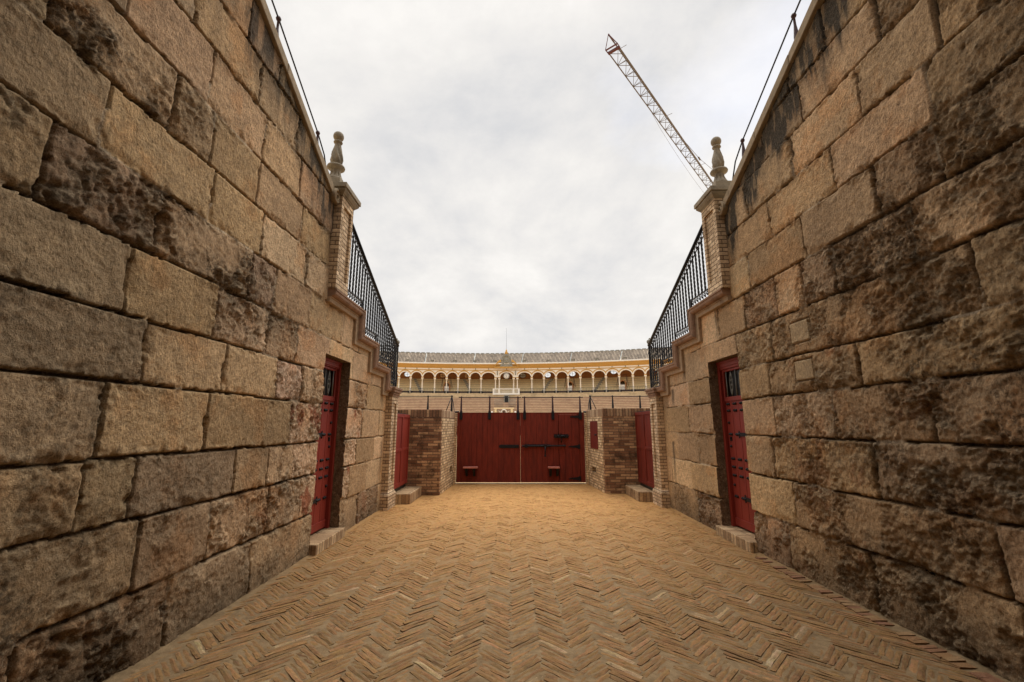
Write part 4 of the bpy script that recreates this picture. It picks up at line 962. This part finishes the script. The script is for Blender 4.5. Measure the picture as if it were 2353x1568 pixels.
for a, b in bays:
    arcv = MB()
    rad, ry = arch_bay(a, b); c = (a + b) / 2; hw = (b - a) / 2 * RR; pts = []
    for k in range(25):
        t_ = math.pi * k / 24; 
        ri, ro = 1.22, 1.40; ci, si = rad * ri * math.cos(t_), ry * ri * math.sin(t_); xo, zo = rad * ro * math.cos(t_), ry * ro * math.sin(t_)
        pts.append((ci, si, xo, zo))
    for p, q in zip(pts, pts[1:]):
        cl = lambda v: max(-hw, min(hw, v))
        if abs(p[0]) > hw and abs(q[0]) > hw: continue
        arcv.add([rp(c + cl(p[0]) / RR, RR - .05, 11.2 + p[1]), rp(c + cl(q[0]) / RR, RR - .05, 11.2 + q[1]), rp(c + cl(q[2]) / RR, RR - .05, min(12.56, 11.2 + q[3])), rp(c + cl(p[2]) / RR, RR - .05, min(12.56, 11.2 + p[3])),
                  rp(c + cl(p[0]) / RR, RR, 11.2 + p[1]), rp(c + cl(q[0]) / RR, RR, 11.2 + q[1])], [(0, 1, 2, 3), (0, 1, 5, 4)])
    ring_box(arcv, c, .20, RR - .09, RR, 12.38, 12.56)
    arcv.build('archivolt', M_ochre, gal)
ring_box(w, (A[11] + A[12]) / 2, .78, RR, RR + .45, 11.2, 12.56); ring_box(w, (A[13] + A[14]) / 2, .74, RR, RR + .45, 11.2, 12.56)
w.build('arcade_wall', M_white, gal)
cor = MB(); sweep(cor, [(RR - .10, 12.56), (RR + .3, 12.56), (RR + .3, 12.72), (RR - .06, 12.72)], A0, A1, 70)
sweep(cor, [(RR - .06, 12.98), (RR + .3, 12.98), (RR + .3, 13.76), (RR - .62, 13.76), (RR - .62, 13.62), (RR - .45, 13.55), (RR - .40, 13.30), (RR - .25, 13.25), (RR - .2, 13.10), (RR - .12, 13.08)], A0, A1, 70)
cor.build('cornice', M_ochre, gal)
fr = MB(); sweep(fr, [(RR - .02, 12.72), (RR + .3, 12.72), (RR + .3, 12.98), (RR - .02, 12.98)], A0, A1, 70); fr.build('frieze', M_white, gal)
for a, b in bays: fs_ = MB(); ring_box(fs_, (a + b) / 2, .16, RR - .09, RR - .02, 12.72, 12.98); fs_.build('frieze_block', M_gstone, gal)
for a in ((A[11] + A[12]) / 2, (A[13] + A[14]) / 2): fs_ = MB(); ring_box(fs_, a, .22, RR - .06, RR, 11.6, 12.5); fs_.build('stone_tablet', M_gstone, gal)
# columns: one mesh, copied round the ring
cm = MB(); cm.box((-.17, -.17, 0), (.17, .17, .9)); cm.lathe([(.15, .9), (.16, .95), (.13, 1.0), (.125, 1.9), (.108, 2.72), (.13, 2.76), (.13, 2.80), (.17, 2.88)], (0, 0, 0), 14)
cm.box((-.23, -.23, 2.88), (.23, .23, 3.13))
c0 = None
for a in A:
    if c0 is None: c0 = cm.build('column', M_marble); c0.parent = gal; o = c0
    else: o = copy_to(c0, gal)
    p = Vector(rp(a, RR + .22, 7.9)) - gal.location; o.location = p; o.rotation_euler = (0, 0, -a)
for a in A:
    ip = MB(); ring_box(ip, a, .44, RR - .01, RR + .46, 11.03, 11.2); ip.build('impost_block', M_ochre, gal)
# roof of curved tiles
rf = MB(); N = int((A1 - A0) * RR / .068); vs = []; cols = []
rfr = random.Random(2)
for i in range(N + 1):
    a = A0 + (A1 - A0) * i / N; ph = i % 4; t_ = rfr.uniform(.8, 1.2)
    lic = (i // 4) % 36 == 7; tile = (0.46, 0.375, 0.28) if ph in (0,) else ((0.035, 0.026, 0.02) if ph == 2 else (0.13, 0.10, 0.075))
    if lic and ph < 2: tile = (.5, .5, .46)
    for j in range(9):
        u = j / 8; r = RR - .75 + u * 7.0; z = 13.98 + u * 3.05 + (.055 if ph == 0 else (-.05 if ph == 2 else 0)) + rfr.uniform(-.012, .012)
        vs.append(rp(a, r, z)); k = t_ * rfr.uniform(.8, 1.2); cols.append((tile[0] * k, tile[1] * k, tile[2] * k, 1))
fs2 = [(i * 9 + j, (i + 1) * 9 + j, (i + 1) * 9 + j + 1, i * 9 + j + 1) for i in range(N) for j in range(8)]
rf.v = vs; rf.f = fs2; rf.sm = [False] * len(fs2); rf.build('tiled_roof', M_roof, gal, cols=cols)
ev = MB()
for i in range(int((A1 - A0) * RR / .272)):
    a = A0 + (i + .5) * .272 / RR; ring_box(ev, a, .17, RR - .86, RR - .55, 13.80, 14.02)
sweep(ev, [(RR - .76, 13.76), (RR + .2, 13.76), (RR + .2, 13.90), (RR - .76, 13.90)], A0, A1, 70)
ev.build('eave_tiles', M_white, gal)
rd = MB()
for i in range(int((A1 - A0) * RR / 1.0)):
    a = A0 + i * 1.0 / RR; ring_box(rd, a, .7, RR + 6.1, RR + 6.5, 17.0, 17.18)
sweep(rd, [(RR + 6.1, 16.9), (RR + 6.6, 16.9), (RR + 6.6, 17.06), (RR + 6.1, 17.06)], A0, A1, 70); rd.build('ridge_tiles', M_gstone, gal)
for i, a in enumerate((-.192, -.134, -.0795, -.031, .018, .0895, .148, .207, .263, .327, .39)):
    v_ = MB(); r0, z0 = RR + .1, 14.32
    ring_box(v_, a, .62, r0, r0 + .5, z0, z0 + .10); ring_box(v_, a, .56, r0 + .08, r0 + .6, z0 + .1, z0 + .30); ring_box(v_, a, .66, r0, r0 + .8, z0 + .30, z0 + .36)
    v_.build('roof_hatch', M_gstone, gal)
# inside the gallery: seats, back wall, ceiling
se = MB()
for k in range(8): sweep(se, [(RR + .9 + k * .72, 7.9), (RR + 9, 7.9), (RR + 9, 8.35 + .44 * k), (RR + .9 + k * .72, 8.35 + .44 * k)], A0, A1, 60)
se.v = [v for v in se.v]; se.build('upper_seating', M_seat, gal)
sh = MB()
for k in range(8): sweep(sh, [(RR + .86 + k * .72, 8.27 + .44 * k), (RR + .95 + k * .72, 8.27 + .44 * k), (RR + .95 + k * .72, 8.352 + .44 * k), (RR + .86 + k * .72, 8.352 + .44 * k)], A0, A1, 60)
sh.build('seat_nosings', M_parapet, gal)
RB = RR + 6.7
OV = [(-.1944, 12.28, 'white'), (-.1112, 12.15, 'orange'), (-.0524, 12.10, 'orange'), (.0818, 12.14, 'grey'), (.1419, 12.20, 'white'), (.2003, 12.36, 'white'), (.2961, 12.60, 'white')]
bw = MB(); cuts = [A0]
for a, z, k in OV: cuts += [a - .95 / RB, a + .95 / RB]
cuts.append(A1)
for i in range(0, len(cuts) - 1, 2): sweep(bw, [(RB, 8), (RB + .3, 8), (RB + .3, 14.6), (RB, 14.6)], cuts[i], cuts[i + 1], 12)
for a, z, k in OV:
    z = z + .1; ea, eb_ = .66, .52; n_ = 28; L1 = []; L2 = []
    for q in range(n_):
        t_ = 2 * math.pi * q / n_; cx_, sz_ = math.cos(t_), math.sin(t_); s_ = 1 / max(abs(cx_), abs(sz_))
        L1.append((a + ea * cx_ / RB, z + eb_ * sz_)); bx_, bz_ = .95 * cx_ * s_, sz_ * s_
        L2.append((a + bx_ / RB, (14.6 if bz_ > .999 else 8.0 if bz_ < -.999 else z + bz_ * (14.6 - z if bz_ > 0 else z - 8.0))))
    vs = [rp(p[0], RB, p[1]) for p in L1] + [rp(p[0], RB, p[1]) for p in L2] + [rp(p[0], RB + .3, p[1]) for p in L1]
    bw.add(vs, [(q, (q + 1) % n_, n_ + (q + 1) % n_, n_ + q) for q in range(n_)] + [(q, 2 * n_ + q, 2 * n_ + (q + 1) % n_, (q + 1) % n_) for q in range(n_)])
    rim = MB(); rim.tube([rp(a + (ea) * math.cos(t_ * math.pi / 14) / RB, RB - .04, z + (eb_) * math.sin(t_ * math.pi / 14)) for t_ in range(29)], .035, 6)
    rim.bar(rp(a - ea / RB, RB - .03, z), rp(a + ea / RB, RB - .03, z), .03); rim.bar(rp(a, RB - .03, z - eb_), rp(a, RB - .03, z + eb_), .03)
    ro_ = rim.build('oval_window', M_dark, gal)
    if k != 'white':
        pn = MB(); pn.add([rp(a, RB - .02, z)] + [rp(a + ea * 1.05 * math.cos(q * math.pi / 14) / RB, RB - .02, z + eb_ * 1.05 * math.sin(q * math.pi / 14)) for q in range(28)] +
                          [rp(a, RB + .18, z)] + [rp(a + ea * 1.05 * math.cos(q * math.pi / 14) / RB, RB + .18, z + eb_ * 1.05 * math.sin(q * math.pi / 14)) for q in range(28)],
                          [(0, 1 + q, 1 + (q + 1) % 28) for q in range(28)] + [(29, 30 + (q + 1) % 28, 30 + q) for q in range(28)])
        pn.build('window_pane', M_peach if k == 'orange' else M_glass, ro_)
bw.build('back_wall', M_vault, gal)
ce = MB(); sweep(ce, [(RR + .45, 13.3), (RB + .2, 13.55), (RB + .2, 13.7), (RR + .45, 13.45)], A0, A1, 60); ce.build('ceiling', M_vault, gal)
# balcony edge: dark panelled parapet, thin rail above it
pb = MB(); sweep(pb, [(RR - .25, 7.55), (RR + .9, 7.55), (RR + .9, 7.9), (RR - .25, 7.9)], A0, A1, 70); pb.build('balcony_slab', M_parapet, gal)
CA, CB = A[11] - .006, A[14] + .006
M_panel = mat_plain('dark_red_panel', (.035, .02, .018), .6); cap_ = MB(); bal = MB()
for (s0, s1) in ((A0, CA), (CB, A1)):
    sweep(cap_, [(RR - .20, 7.9), (RR + .06, 7.9), (RR + .06, 7.93), (RR - .20, 7.93)], s0, s1, 40)
    sweep(bal, [(RR - .17, 8.82), (RR - .12, 8.82), (RR - .12, 8.87), (RR - .17, 8.87)], s0, s1, 40)
    sweep(bal, [(RR - .17, 8.34), (RR - .12, 8.34), (RR - .12, 8.37), (RR - .17, 8.37)], s0, s1, 40)
    k = int((s1 - s0) * RR / .30)
    for i in range(k + 1): ring_box(bal, s0 + (s1 - s0) * i / k, .035, RR - .16, RR - .13, 7.9, 8.84)
for a, b in bays:
    if CA < (a + b) / 2 < CB: continue
    c = (a + b) / 2; hw = (b - a) * RR
    pan = MB(); ring_box(pan, c, hw - .62, RR - .19, RR - .10, 7.98, 8.32); pan.build('parapet_panel', M_panel, gal)
    for s_ in (-1, 1): ring_box(bal, c + s_ * (hw / 2 - .28) / RR, .34, RR - .20, RR - .08, 7.93, 8.34)
cap_.build('parapet_kerb', M_parapet, gal); bal.build('gallery_railing', M_iron, gal)
wb = MB(); sweep(wb, [(RR - .7, 7.62), (RR - .1, 7.62), (RR - .1, 7.80), (RR - .7, 7.80)], CA, CB, 10); sweep(wb, [(RR - .55, 8.72), (RR - .3, 8.72), (RR - .3, 8.88), (RR - .55, 8.88)], CA, CB, 10)
sweep(wb, [(RR - .55, 7.80), (RR - .3, 7.80), (RR - .3, 7.95), (RR - .55, 7.95)], CA, CB, 10)
for a in (CA + .002, A[12], A[13], CB - .002): ring_box(wb, a, .32, RR - .57, RR - .28, 7.80, 8.88)
for i in range(24):
    x_, y_, z_ = rp(CA + (CB - CA) * (i + .5) / 24, RR - .42, 7.95); wb.lathe([(.03, 0), (.055, .2), (.025, .5), (.04, .65), (.04, .77)], (x_, y_, z_), 8)
wb.build('white_balustrade', M_white, gal)
# aisle stairs and mouths of the vomitories
for a, z0_, st in ((-.1675, 8.35, -1), (-.0499, 8.35, -1), (.1425, 8.35, 1), (.2645, 8.35, 1)):
    s = MB()
    for k in range(7): ring_box(s, a + st * (.22 * (k - 3)) / RR, .55, RR + .80 + k * .72, RR + 1.4 + k * .72, z0_ + .44 * k, z0_ + .44 * k + .28)
    s.build('aisle_stairs', M_gstone, gal)
for a in (-.0985, .1975, .3189):
    s = MB(); 
    for q in range(12):
        t0, t1 = math.pi * q / 12, math.pi * (q + 1) / 12; ro_, ri_ = .62, .45
        P = [(ro_, t0), (ro_, t1), (ri_, t1), (ri_, t0)]
        f_ = [rp(a + r_ * math.cos(t_) / RR, RR + 1.3, 9.75 + r_ * math.sin(t_)) for r_, t_ in P]; b_ = [rp(a + r_ * math.cos(t_) / RR, RR + 4.5, 9.75 + r_ * math.sin(t_)) for r_, t_ in P]
        s.hull(f_, b_)
    ring_box(s, a - .535 / RR, .17, RR + 1.3, RR + 4.5, 8.0, 9.75); ring_box(s, a + .535 / RR, .17, RR + 1.3, RR + 4.5, 8.0, 9.75)
    dm = s.build('stair_doorway', M_vault, gal)
    s = MB(); ring_box(s, a, .9, RR + 1.4, RR + 1.5, 8.0, 9.45); s.build('door', M_white, dm)
    s = MB()
    for sg in (-1, 1):
        s.bar(rp(a + sg * .8 / RR, RR + 1.35, 9.4), rp(a + sg * .8 / RR, RR + 1.35, 11.3), .04, n=5); s.bar(rp(a + sg * .8 / RR, RR + 1.35, 11.0), rp(a + sg * 1.1 / RR, RR + 1.35, 9.2), .04, n=5)
    for i in range(7): s.bar(rp(a + (-.8 + i * .266) / RR, RR + 1.35, 10.7), rp(a + (-.8 + i * .266) / RR, RR + 1.35, 11.35), .018, n=4)
    s.bar(rp(a - .8 / RR, RR + 1.35, 11.35), rp(a + .8 / RR, RR + 1.35, 11.35), .03, n=5); s.build('stair_rail', M_rust, dm)
# curved broken pediment with relief shield
AC = (A[12] + A[13]) / 2
pd = MB()
for sg in (-1, 1):
    for q in range(10):
        t0, t1 = q / 10, (q + 1) / 10
        f = lambda t_: (2.42 - 1.35 * t_, 13.25 + 1.42 * math.sin(t_ * math.pi / 2) ** .9)
        (xa, za_), (xb_, zb_) = f(t0), f(t1)
        F_ = [(xa, za_ - .20 - .35 * t0), (xb_, zb_ - .20 - .35 * t1), (xb_, zb_), (xa, za_)]
        pd.hull([rp(AC + sg * x / RR, RR - .95, z) for x, z in F_], [rp(AC + sg * x / RR, RR - .2, z) for x, z in F_])
ring_box(pd, AC, 4.9, RR - .90, RR - .55, 13.02, 13.24)
pd.build('pediment', M_ochre, gal)
ca_ = MB(); rr = random.Random(8)
sil = [(-1.32, 13.26), (1.32, 13.26), (1.15, 13.75), (1.0, 14.2), (.98, 14.8), (.80, 15.2), (.55, 15.45), (.35, 15.85), (-.35, 15.85), (-.55, 15.45), (-.80, 15.2), (-.98, 14.8), (-1.0, 14.2), (-1.15, 13.75)]
ca_.hull([rp(AC + x / RR, RR - .85, z) for x, z in sil], [rp(AC + x / RR, RR - .55, z) for x, z in sil])
def blob(x, z, rx, rz, d_=.12):
    n_ = 10; c_ = rp(AC + x / RR, RR - .85 - d_, z); L_ = [rp(AC + (x + rx * math.cos(q * 2 * math.pi / n_)) / RR, RR - .84, z + rz * math.sin(q * 2 * math.pi / n_)) for q in range(n_)]
    M_ = [rp(AC + (x + rx * .6 * math.cos(q * 2 * math.pi / n_)) / RR, RR - .85 - d_ * .8, z + rz * .6 * math.sin(q * 2 * math.pi / n_)) for q in range(n_)]
    ca_.add([c_] + M_ + L_, [(0, 1 + q, 1 + (q + 1) % n_) for q in range(n_)] + [(1 + q, 11 + q, 11 + (q + 1) % n_, 1 + (q + 1) % n_) for q in range(n_)], True)
blob(0, 14.45, .52, .62, .22)
for x, z in ((-.22, 14.65), (.22, 14.65), (-.2, 14.2), (.2, 14.2)): blob(x, z, .17, .2, .34)
for i in range(5): blob(-.36 + .18 * i, 15.35 + .12 * math.sin(math.pi * i / 4), .09, .16, .2)
for i in range(46):
    sg = rr.choice((-1, 1)); z = rr.uniform(13.35, 15.3); x = sg * rr.uniform(.5, 1.15 if z < 14 else .9); blob(x, z, rr.uniform(.07, .2), rr.uniform(.07, .2), rr.uniform(.05, .16))
ca_.build('coat_of_arms', M_gstone, gal)
# clock between the paired columns
ck = empty('clock', rp(AC, RR - .1, 11.42), 'round white wall clock with black roman marks under the centre arch', 'clock')
f_ = MB(); x_, y_, z_ = rp(AC, RR - .1, 11.45); f_.lathe([(0, -.1), (.60, -.10), (.60, .1), (0, .1)], (x_, y_, z_), 36, axis='y'); f_.build('dial', M_white, ck)
f_ = MB(); f_.tube([(x_ + .62 * math.cos(q * math.pi / 18), y_ - .1, z_ + .62 * math.sin(q * math.pi / 18)) for q in range(37)], .035, 6); f_.build('rim', M_iron, ck)
f_ = MB()
for q in range(12):
    a = q * math.pi / 6; f_.bar((x_ + .42 * math.sin(a), y_ - .115, z_ + .42 * math.cos(a)), (x_ + .54 * math.sin(a), y_ - .115, z_ + .54 * math.cos(a)), .028, square=True)
f_.build('hour_marks', M_iron, ck)
f_ = MB(); f_.bar((x_, y_ - .13, z_), (x_ - .23, y_ - .13, z_ + .18), .028, .012, square=True); f_.build('hour_hand', M_iron, ck)
f_ = MB(); f_.bar((x_, y_ - .14, z_ + .05), (x_ + .01, y_ - .14, z_ - .46), .024, .010, square=True); f_.build('minute_hand', M_iron, ck)
fp = empty('flagpole', rp(AC, RR + .1, 15.9), 'tall thin bare pole rising from the bell-shaped ochre finial over the clock', 'flagpole')
f_ = MB(); x_, y_, _ = rp(AC, RR - .6, 0); f_.lathe([(.34, 15.86), (.30, 15.98), (.36, 16.1), (.22, 16.3), (.16, 16.55), (.10, 16.75), (.05, 16.8)], (x_, y_, 0), 14); f_.build('bell_base', M_ochre, fp)
f_ = MB(); f_.bar((x_, y_, 16.7), (x_, y_, 21.3), .024, .014, n=6); f_.build('pole', M_iron, fp)

# lower seating bowl
ter = empty('seating_terrace', rp(AC, RR - 10, 2.0), 'rows of pinkish brick seating below the far gallery', 'terrace')
tb = MB(); sweep(tb, [(RR - .55, 0), (RR + 1, 0), (RR + 1, 7.6), (RR - .55, 7.6)], A0, A1, 70); tb.build('parapet_wall', M_parapet, ter)
rows = MB(); row_shades = MB()
for k in range(16):
    r1 = RR - .55 - k * .65; z = 6.98 - k * .335
    sweep(rows, [(r1 - .65, 0), (r1 + .0, 0), (r1 + .0, z), (r1 - .65, z)], A0, A1, 70)
    sweep(row_shades, [(r1 - .68, z - .15), (r1 - .60, z - .15), (r1 - .60, z - .03), (r1 - .68, z - .03)], A0, A1, 70)  # darker strip below each seat edge, row shadow put into its colour
rows.build('seat_rows', M_tendido, ter); row_shades.build('row_shadow_strips', mat_plain('row_shadow_brick', (.33, .19, .13), .9, .25, 3), ter)
dw = MB(); 
ring_box(dw, AC + .18 / RR, .72, RR - 2.6, RR - .50, 5.1, 7.25); dw.build('doorway', M_dark, ter)
dj = MB(); ring_box(dj, AC - .28 / RR, .16, RR - 2.9, RR - .5, 5.1, 7.3); ring_box(dj, AC + .62 / RR, .14, RR - 2.9, RR - .5, 5.1, 7.3); ring_box(dj, AC + .17 / RR, .9, RR - 2.9, RR - .5, 7.25, 7.4); dj.build('doorway_frame', M_gstone, ter)
hr_ = MB()
for s0, s1 in ((-2.1, -.45), (.75, 2.1)):
    for z in (6.55, 5.75): hr_.bar(rp(AC + s0 / RR, RR - 4.5, z - .15), rp(AC + s1 / RR, RR - 4.5, z - .15), .03, n=5)
    for i in range(9): x_ = s0 + (s1 - s0) * i / 8; hr_.bar(rp(AC + x_ / RR, RR - 4.5, 4.9), rp(AC + x_ / RR, RR - 4.5, 6.42), .022, n=4)
hr_.build('terrace_railing', M_irong, ter)
pc = MB()
for x_ in (-1.62, 1.62): ring_box(pc, AC + x_ / RR, .42, RR - 8.2, RR - 7.6, 2.2, 4.55)
ring_box(pc, AC, 4.0, RR - 8.25, RR - 7.55, 4.55, 4.75); pc.build('box_portico', M_seat, ter, label='small stone portico of the presidential box')
pg = MB()
for i in range(19): x_ = -1.35 + .15 * i; pg.bar(rp(AC + x_ / RR, RR - 8.0, 2.6), rp(AC + x_ / RR, RR - 8.0, 4.5), .02, n=4)
pg.bar(rp(AC - 1.4 / RR, RR - 8.0, 4.3), rp(AC + 1.4 / RR, RR - 8.0, 4.3), .03, n=4); pg.build('box_grille', M_irong, ter)
em = MB(); x_, y_, _ = rp(AC + .05 / RR, RR - 8.35, 0); zc = 4.0
em.tube([(x_ + .42 * math.cos(q * math.pi / 14), y_, zc + .42 * math.sin(q * math.pi / 14)) for q in range(29)], .085, 8); eo = em.build('bull_emblem', M_white, ter, label='white ring with a dark bull head and ribbons')
em = MB(); em.prismY([(x_ - .10, zc + .12), (x_ - .26, zc + .24), (x_ - .16, zc + .06), (x_ - .05, zc - .22), (x_ + .05, zc - .22), (x_ + .16, zc + .06), (x_ + .26, zc + .24), (x_ + .10, zc + .12)], y_ - .06, y_ + .0); em.build('bull_head', M_iron, eo)
em = MB()
for sg in (-1, 1):
    for k in range(3): em.bar((x_ + sg * .48, y_, zc - .02 + .10 * (k - 1)), (x_ + sg * (1.0 - .05 * k), y_, zc + .22 * (1 - k) - .02), .045, .02, n=5)
em.build('ribbons', M_marble, eo)
for sg in (-1, 1):
    lp = empty('lamp_post', rp(AC + sg * 2.35 / RR, RR - 8.4, 2.0), 'small globe lamp on a dark stem, %s of the bull emblem box' % ('left' if sg < 0 else 'right'), 'lamp', 'globe lamps beside the box')
    q_ = MB(); x2, y2, _ = rp(AC + sg * 2.35 / RR, RR - 8.4, 0); q_.bar((x2, y2, 1.8), (x2, y2, 3.7), .05, .03, n=6); q_.build('stem', M_iron, lp)
    q_ = MB(); q_.lathe([(0.0, 3.68), (.12, 3.72), (.19, 3.86), (.19, 3.95), (.12, 4.08), (0, 4.12)], (x2, y2, 0), 12); q_.build('globe', M_white, lp)
# barrier fence round the sand
bf = empty('barrier_fence', rp(AC, RR - 14, 0), 'dark red plank barrier fence around the arena sand', 'fence')
q_ = MB(); sweep(q_, [(RR - 14, 0), (RR - 13.93, 0), (RR - 13.93, 1.6), (RR - 14, 1.6)], A0, A1, 60); q_.build('boards', M_gate, bf)
q_ = MB(); sweep(q_, [(RR - 14.03, 1.6), (RR - 13.9, 1.6), (RR - 13.9, 1.68), (RR - 14.03, 1.68)], A0, A1, 60); q_.build('top_rail', M_white, bf)

# ------------------------------------------------------------------ tower crane far behind on the right
def crane():
    d_ = Vector((25.3, 30.4, 0)).normalized(); s_ = Vector((d_.y, -d_.x, 0)); P0 = Vector((12.35, 44.9, 46.0))
    t = empty('tower_crane', tuple(P0 + d_ * 62 - Vector((0, 0, 46))), 'tower crane with long reddish lattice jib reaching over the right pier', 'crane')
    hw = .68; hz = 1.25; pl = 2.27; n = 27
    B = lambda k, sg: P0 + d_ * (k * pl) + s_ * (hw * sg); T = lambda k: P0 + d_ * (k * pl) + Vector((0, 0, hz))
    j = MB()
    j.bar(B(0, -1), B(n, -1), .075, n=5); j.bar(B(0, 1), B(n, 1), .085, n=5); j.bar(T(-.5), T(n), .085, n=5)
    j.build('jib_chords', M_crane, t)
    j = MB()
    for k in range(n):
        j.bar(B(k, -1), B(k, 1), .035, n=4); j.bar(B(k, -1), B(k + .5, 1), .035, n=4); j.bar(B(k + .5, 1), B(k + 1, -1), .035, n=4)
        for sg in (-1, 1): j.bar(B(k, sg), T(k + .5), .035, n=4); j.bar(T(k + .5), B(k + 1, sg), .035, n=4)
    j.build('jib_lattice', M_crane, t)
    j = MB()
    for k in (6, 6.5): pass
    j.bar(P0 + s_ * -.75 + d_ * -.1, P0 + s_ * .75 + d_ * -.1, .19, square=True); j.bar(P0 + s_ * -.8 + d_ * -.7, P0 + s_ * .8 + d_ * -.7, .09, square=True)
    for sg in (-1, 1): j.bar(P0 + s_ * sg * .75, P0 + s_ * sg * .75 + d_ * -.8, .06, n=4); j.bar(P0 + s_ * sg * .75 + d_ * -.8, T(-.35) + d_ * -.6, .05, n=4)
    j.bar(T(0), T(-.35) + d_ * -.6, .09, n=4); j.build('jib_head', M_craned, t)
    j = MB(); a_ = T(12.5); b_ = T(15.5) + Vector((0, 0, 1.4)); j.tube([T(9.5), b_ - d_ * 2, T(27) + Vector((0, 0, 8))], .04, 5); j.bar(b_ - d_ * 2.4, b_ - d_ * 1.4, .14, n=6)
    j.tube([B(5.5, -1)] + [B(5.5 + 20 * q / 12, -1) + Vector((0, 0, -2.0 * math.sin(math.pi * q / 12) ** .8)) - s_ * .1 for q in range(1, 13)], .018, 4); j.build('cables', M_crane, t)
    j = MB()
    for k in (.6, 7.4, 14.6): j.bar(T(k), T(k) + s_ * 1.0, .03, n=4)
    j.build('marker_rods', M_crane, t)
    # mast
    m = MB(); c = P0 + d_ * (27 * pl + 1.2); mh = .9
    for a in (-1, 1):
        for b in (-1, 1): m.bar(Vector((c.x + a * mh, c.y + b * mh, 0)), Vector((c.x + a * mh, c.y + b * mh, 47)), .1, square=True)
    for k in range(26):
        z = k * 1.8
        for (p, q) in (((-1, -1), (1, -1)), ((1, -1), (1, 1)), ((1, 1), (-1, 1)), ((-1, 1), (-1, -1))):
            m.bar(Vector((c.x + p[0] * mh, c.y + p[1] * mh, z)), Vector((c.x + q[0] * mh, c.y + q[1] * mh, z + 1.8)), .05, n=4)
    m.build('mast', M_crane, t)
    m = MB(); m.box((c.x - 1, c.y - 1, 46.8), (c.x + 1, c.y + 1, 49)); m.bar(c + Vector((0, 0, 2)), c + Vector((0, 0, 9)), .5, .15, n=4); m.build('cab', M_craned, t)
    m = MB()
    for sg in (-1, 1): m.bar(c + s_ * sg * .7, c + d_ * 14 + s_ * sg * .7, .1, n=4)
    m.build('counter_jib', M_crane, t)
    m = MB(); q = c + d_ * 12; m.box((q.x - 1.2, q.y - 1.2, q.z - 2.2), (q.x + 1.2, q.y + 1.2, q.z - .1)); m.build('counterweight', M_gstone, t)
crane()
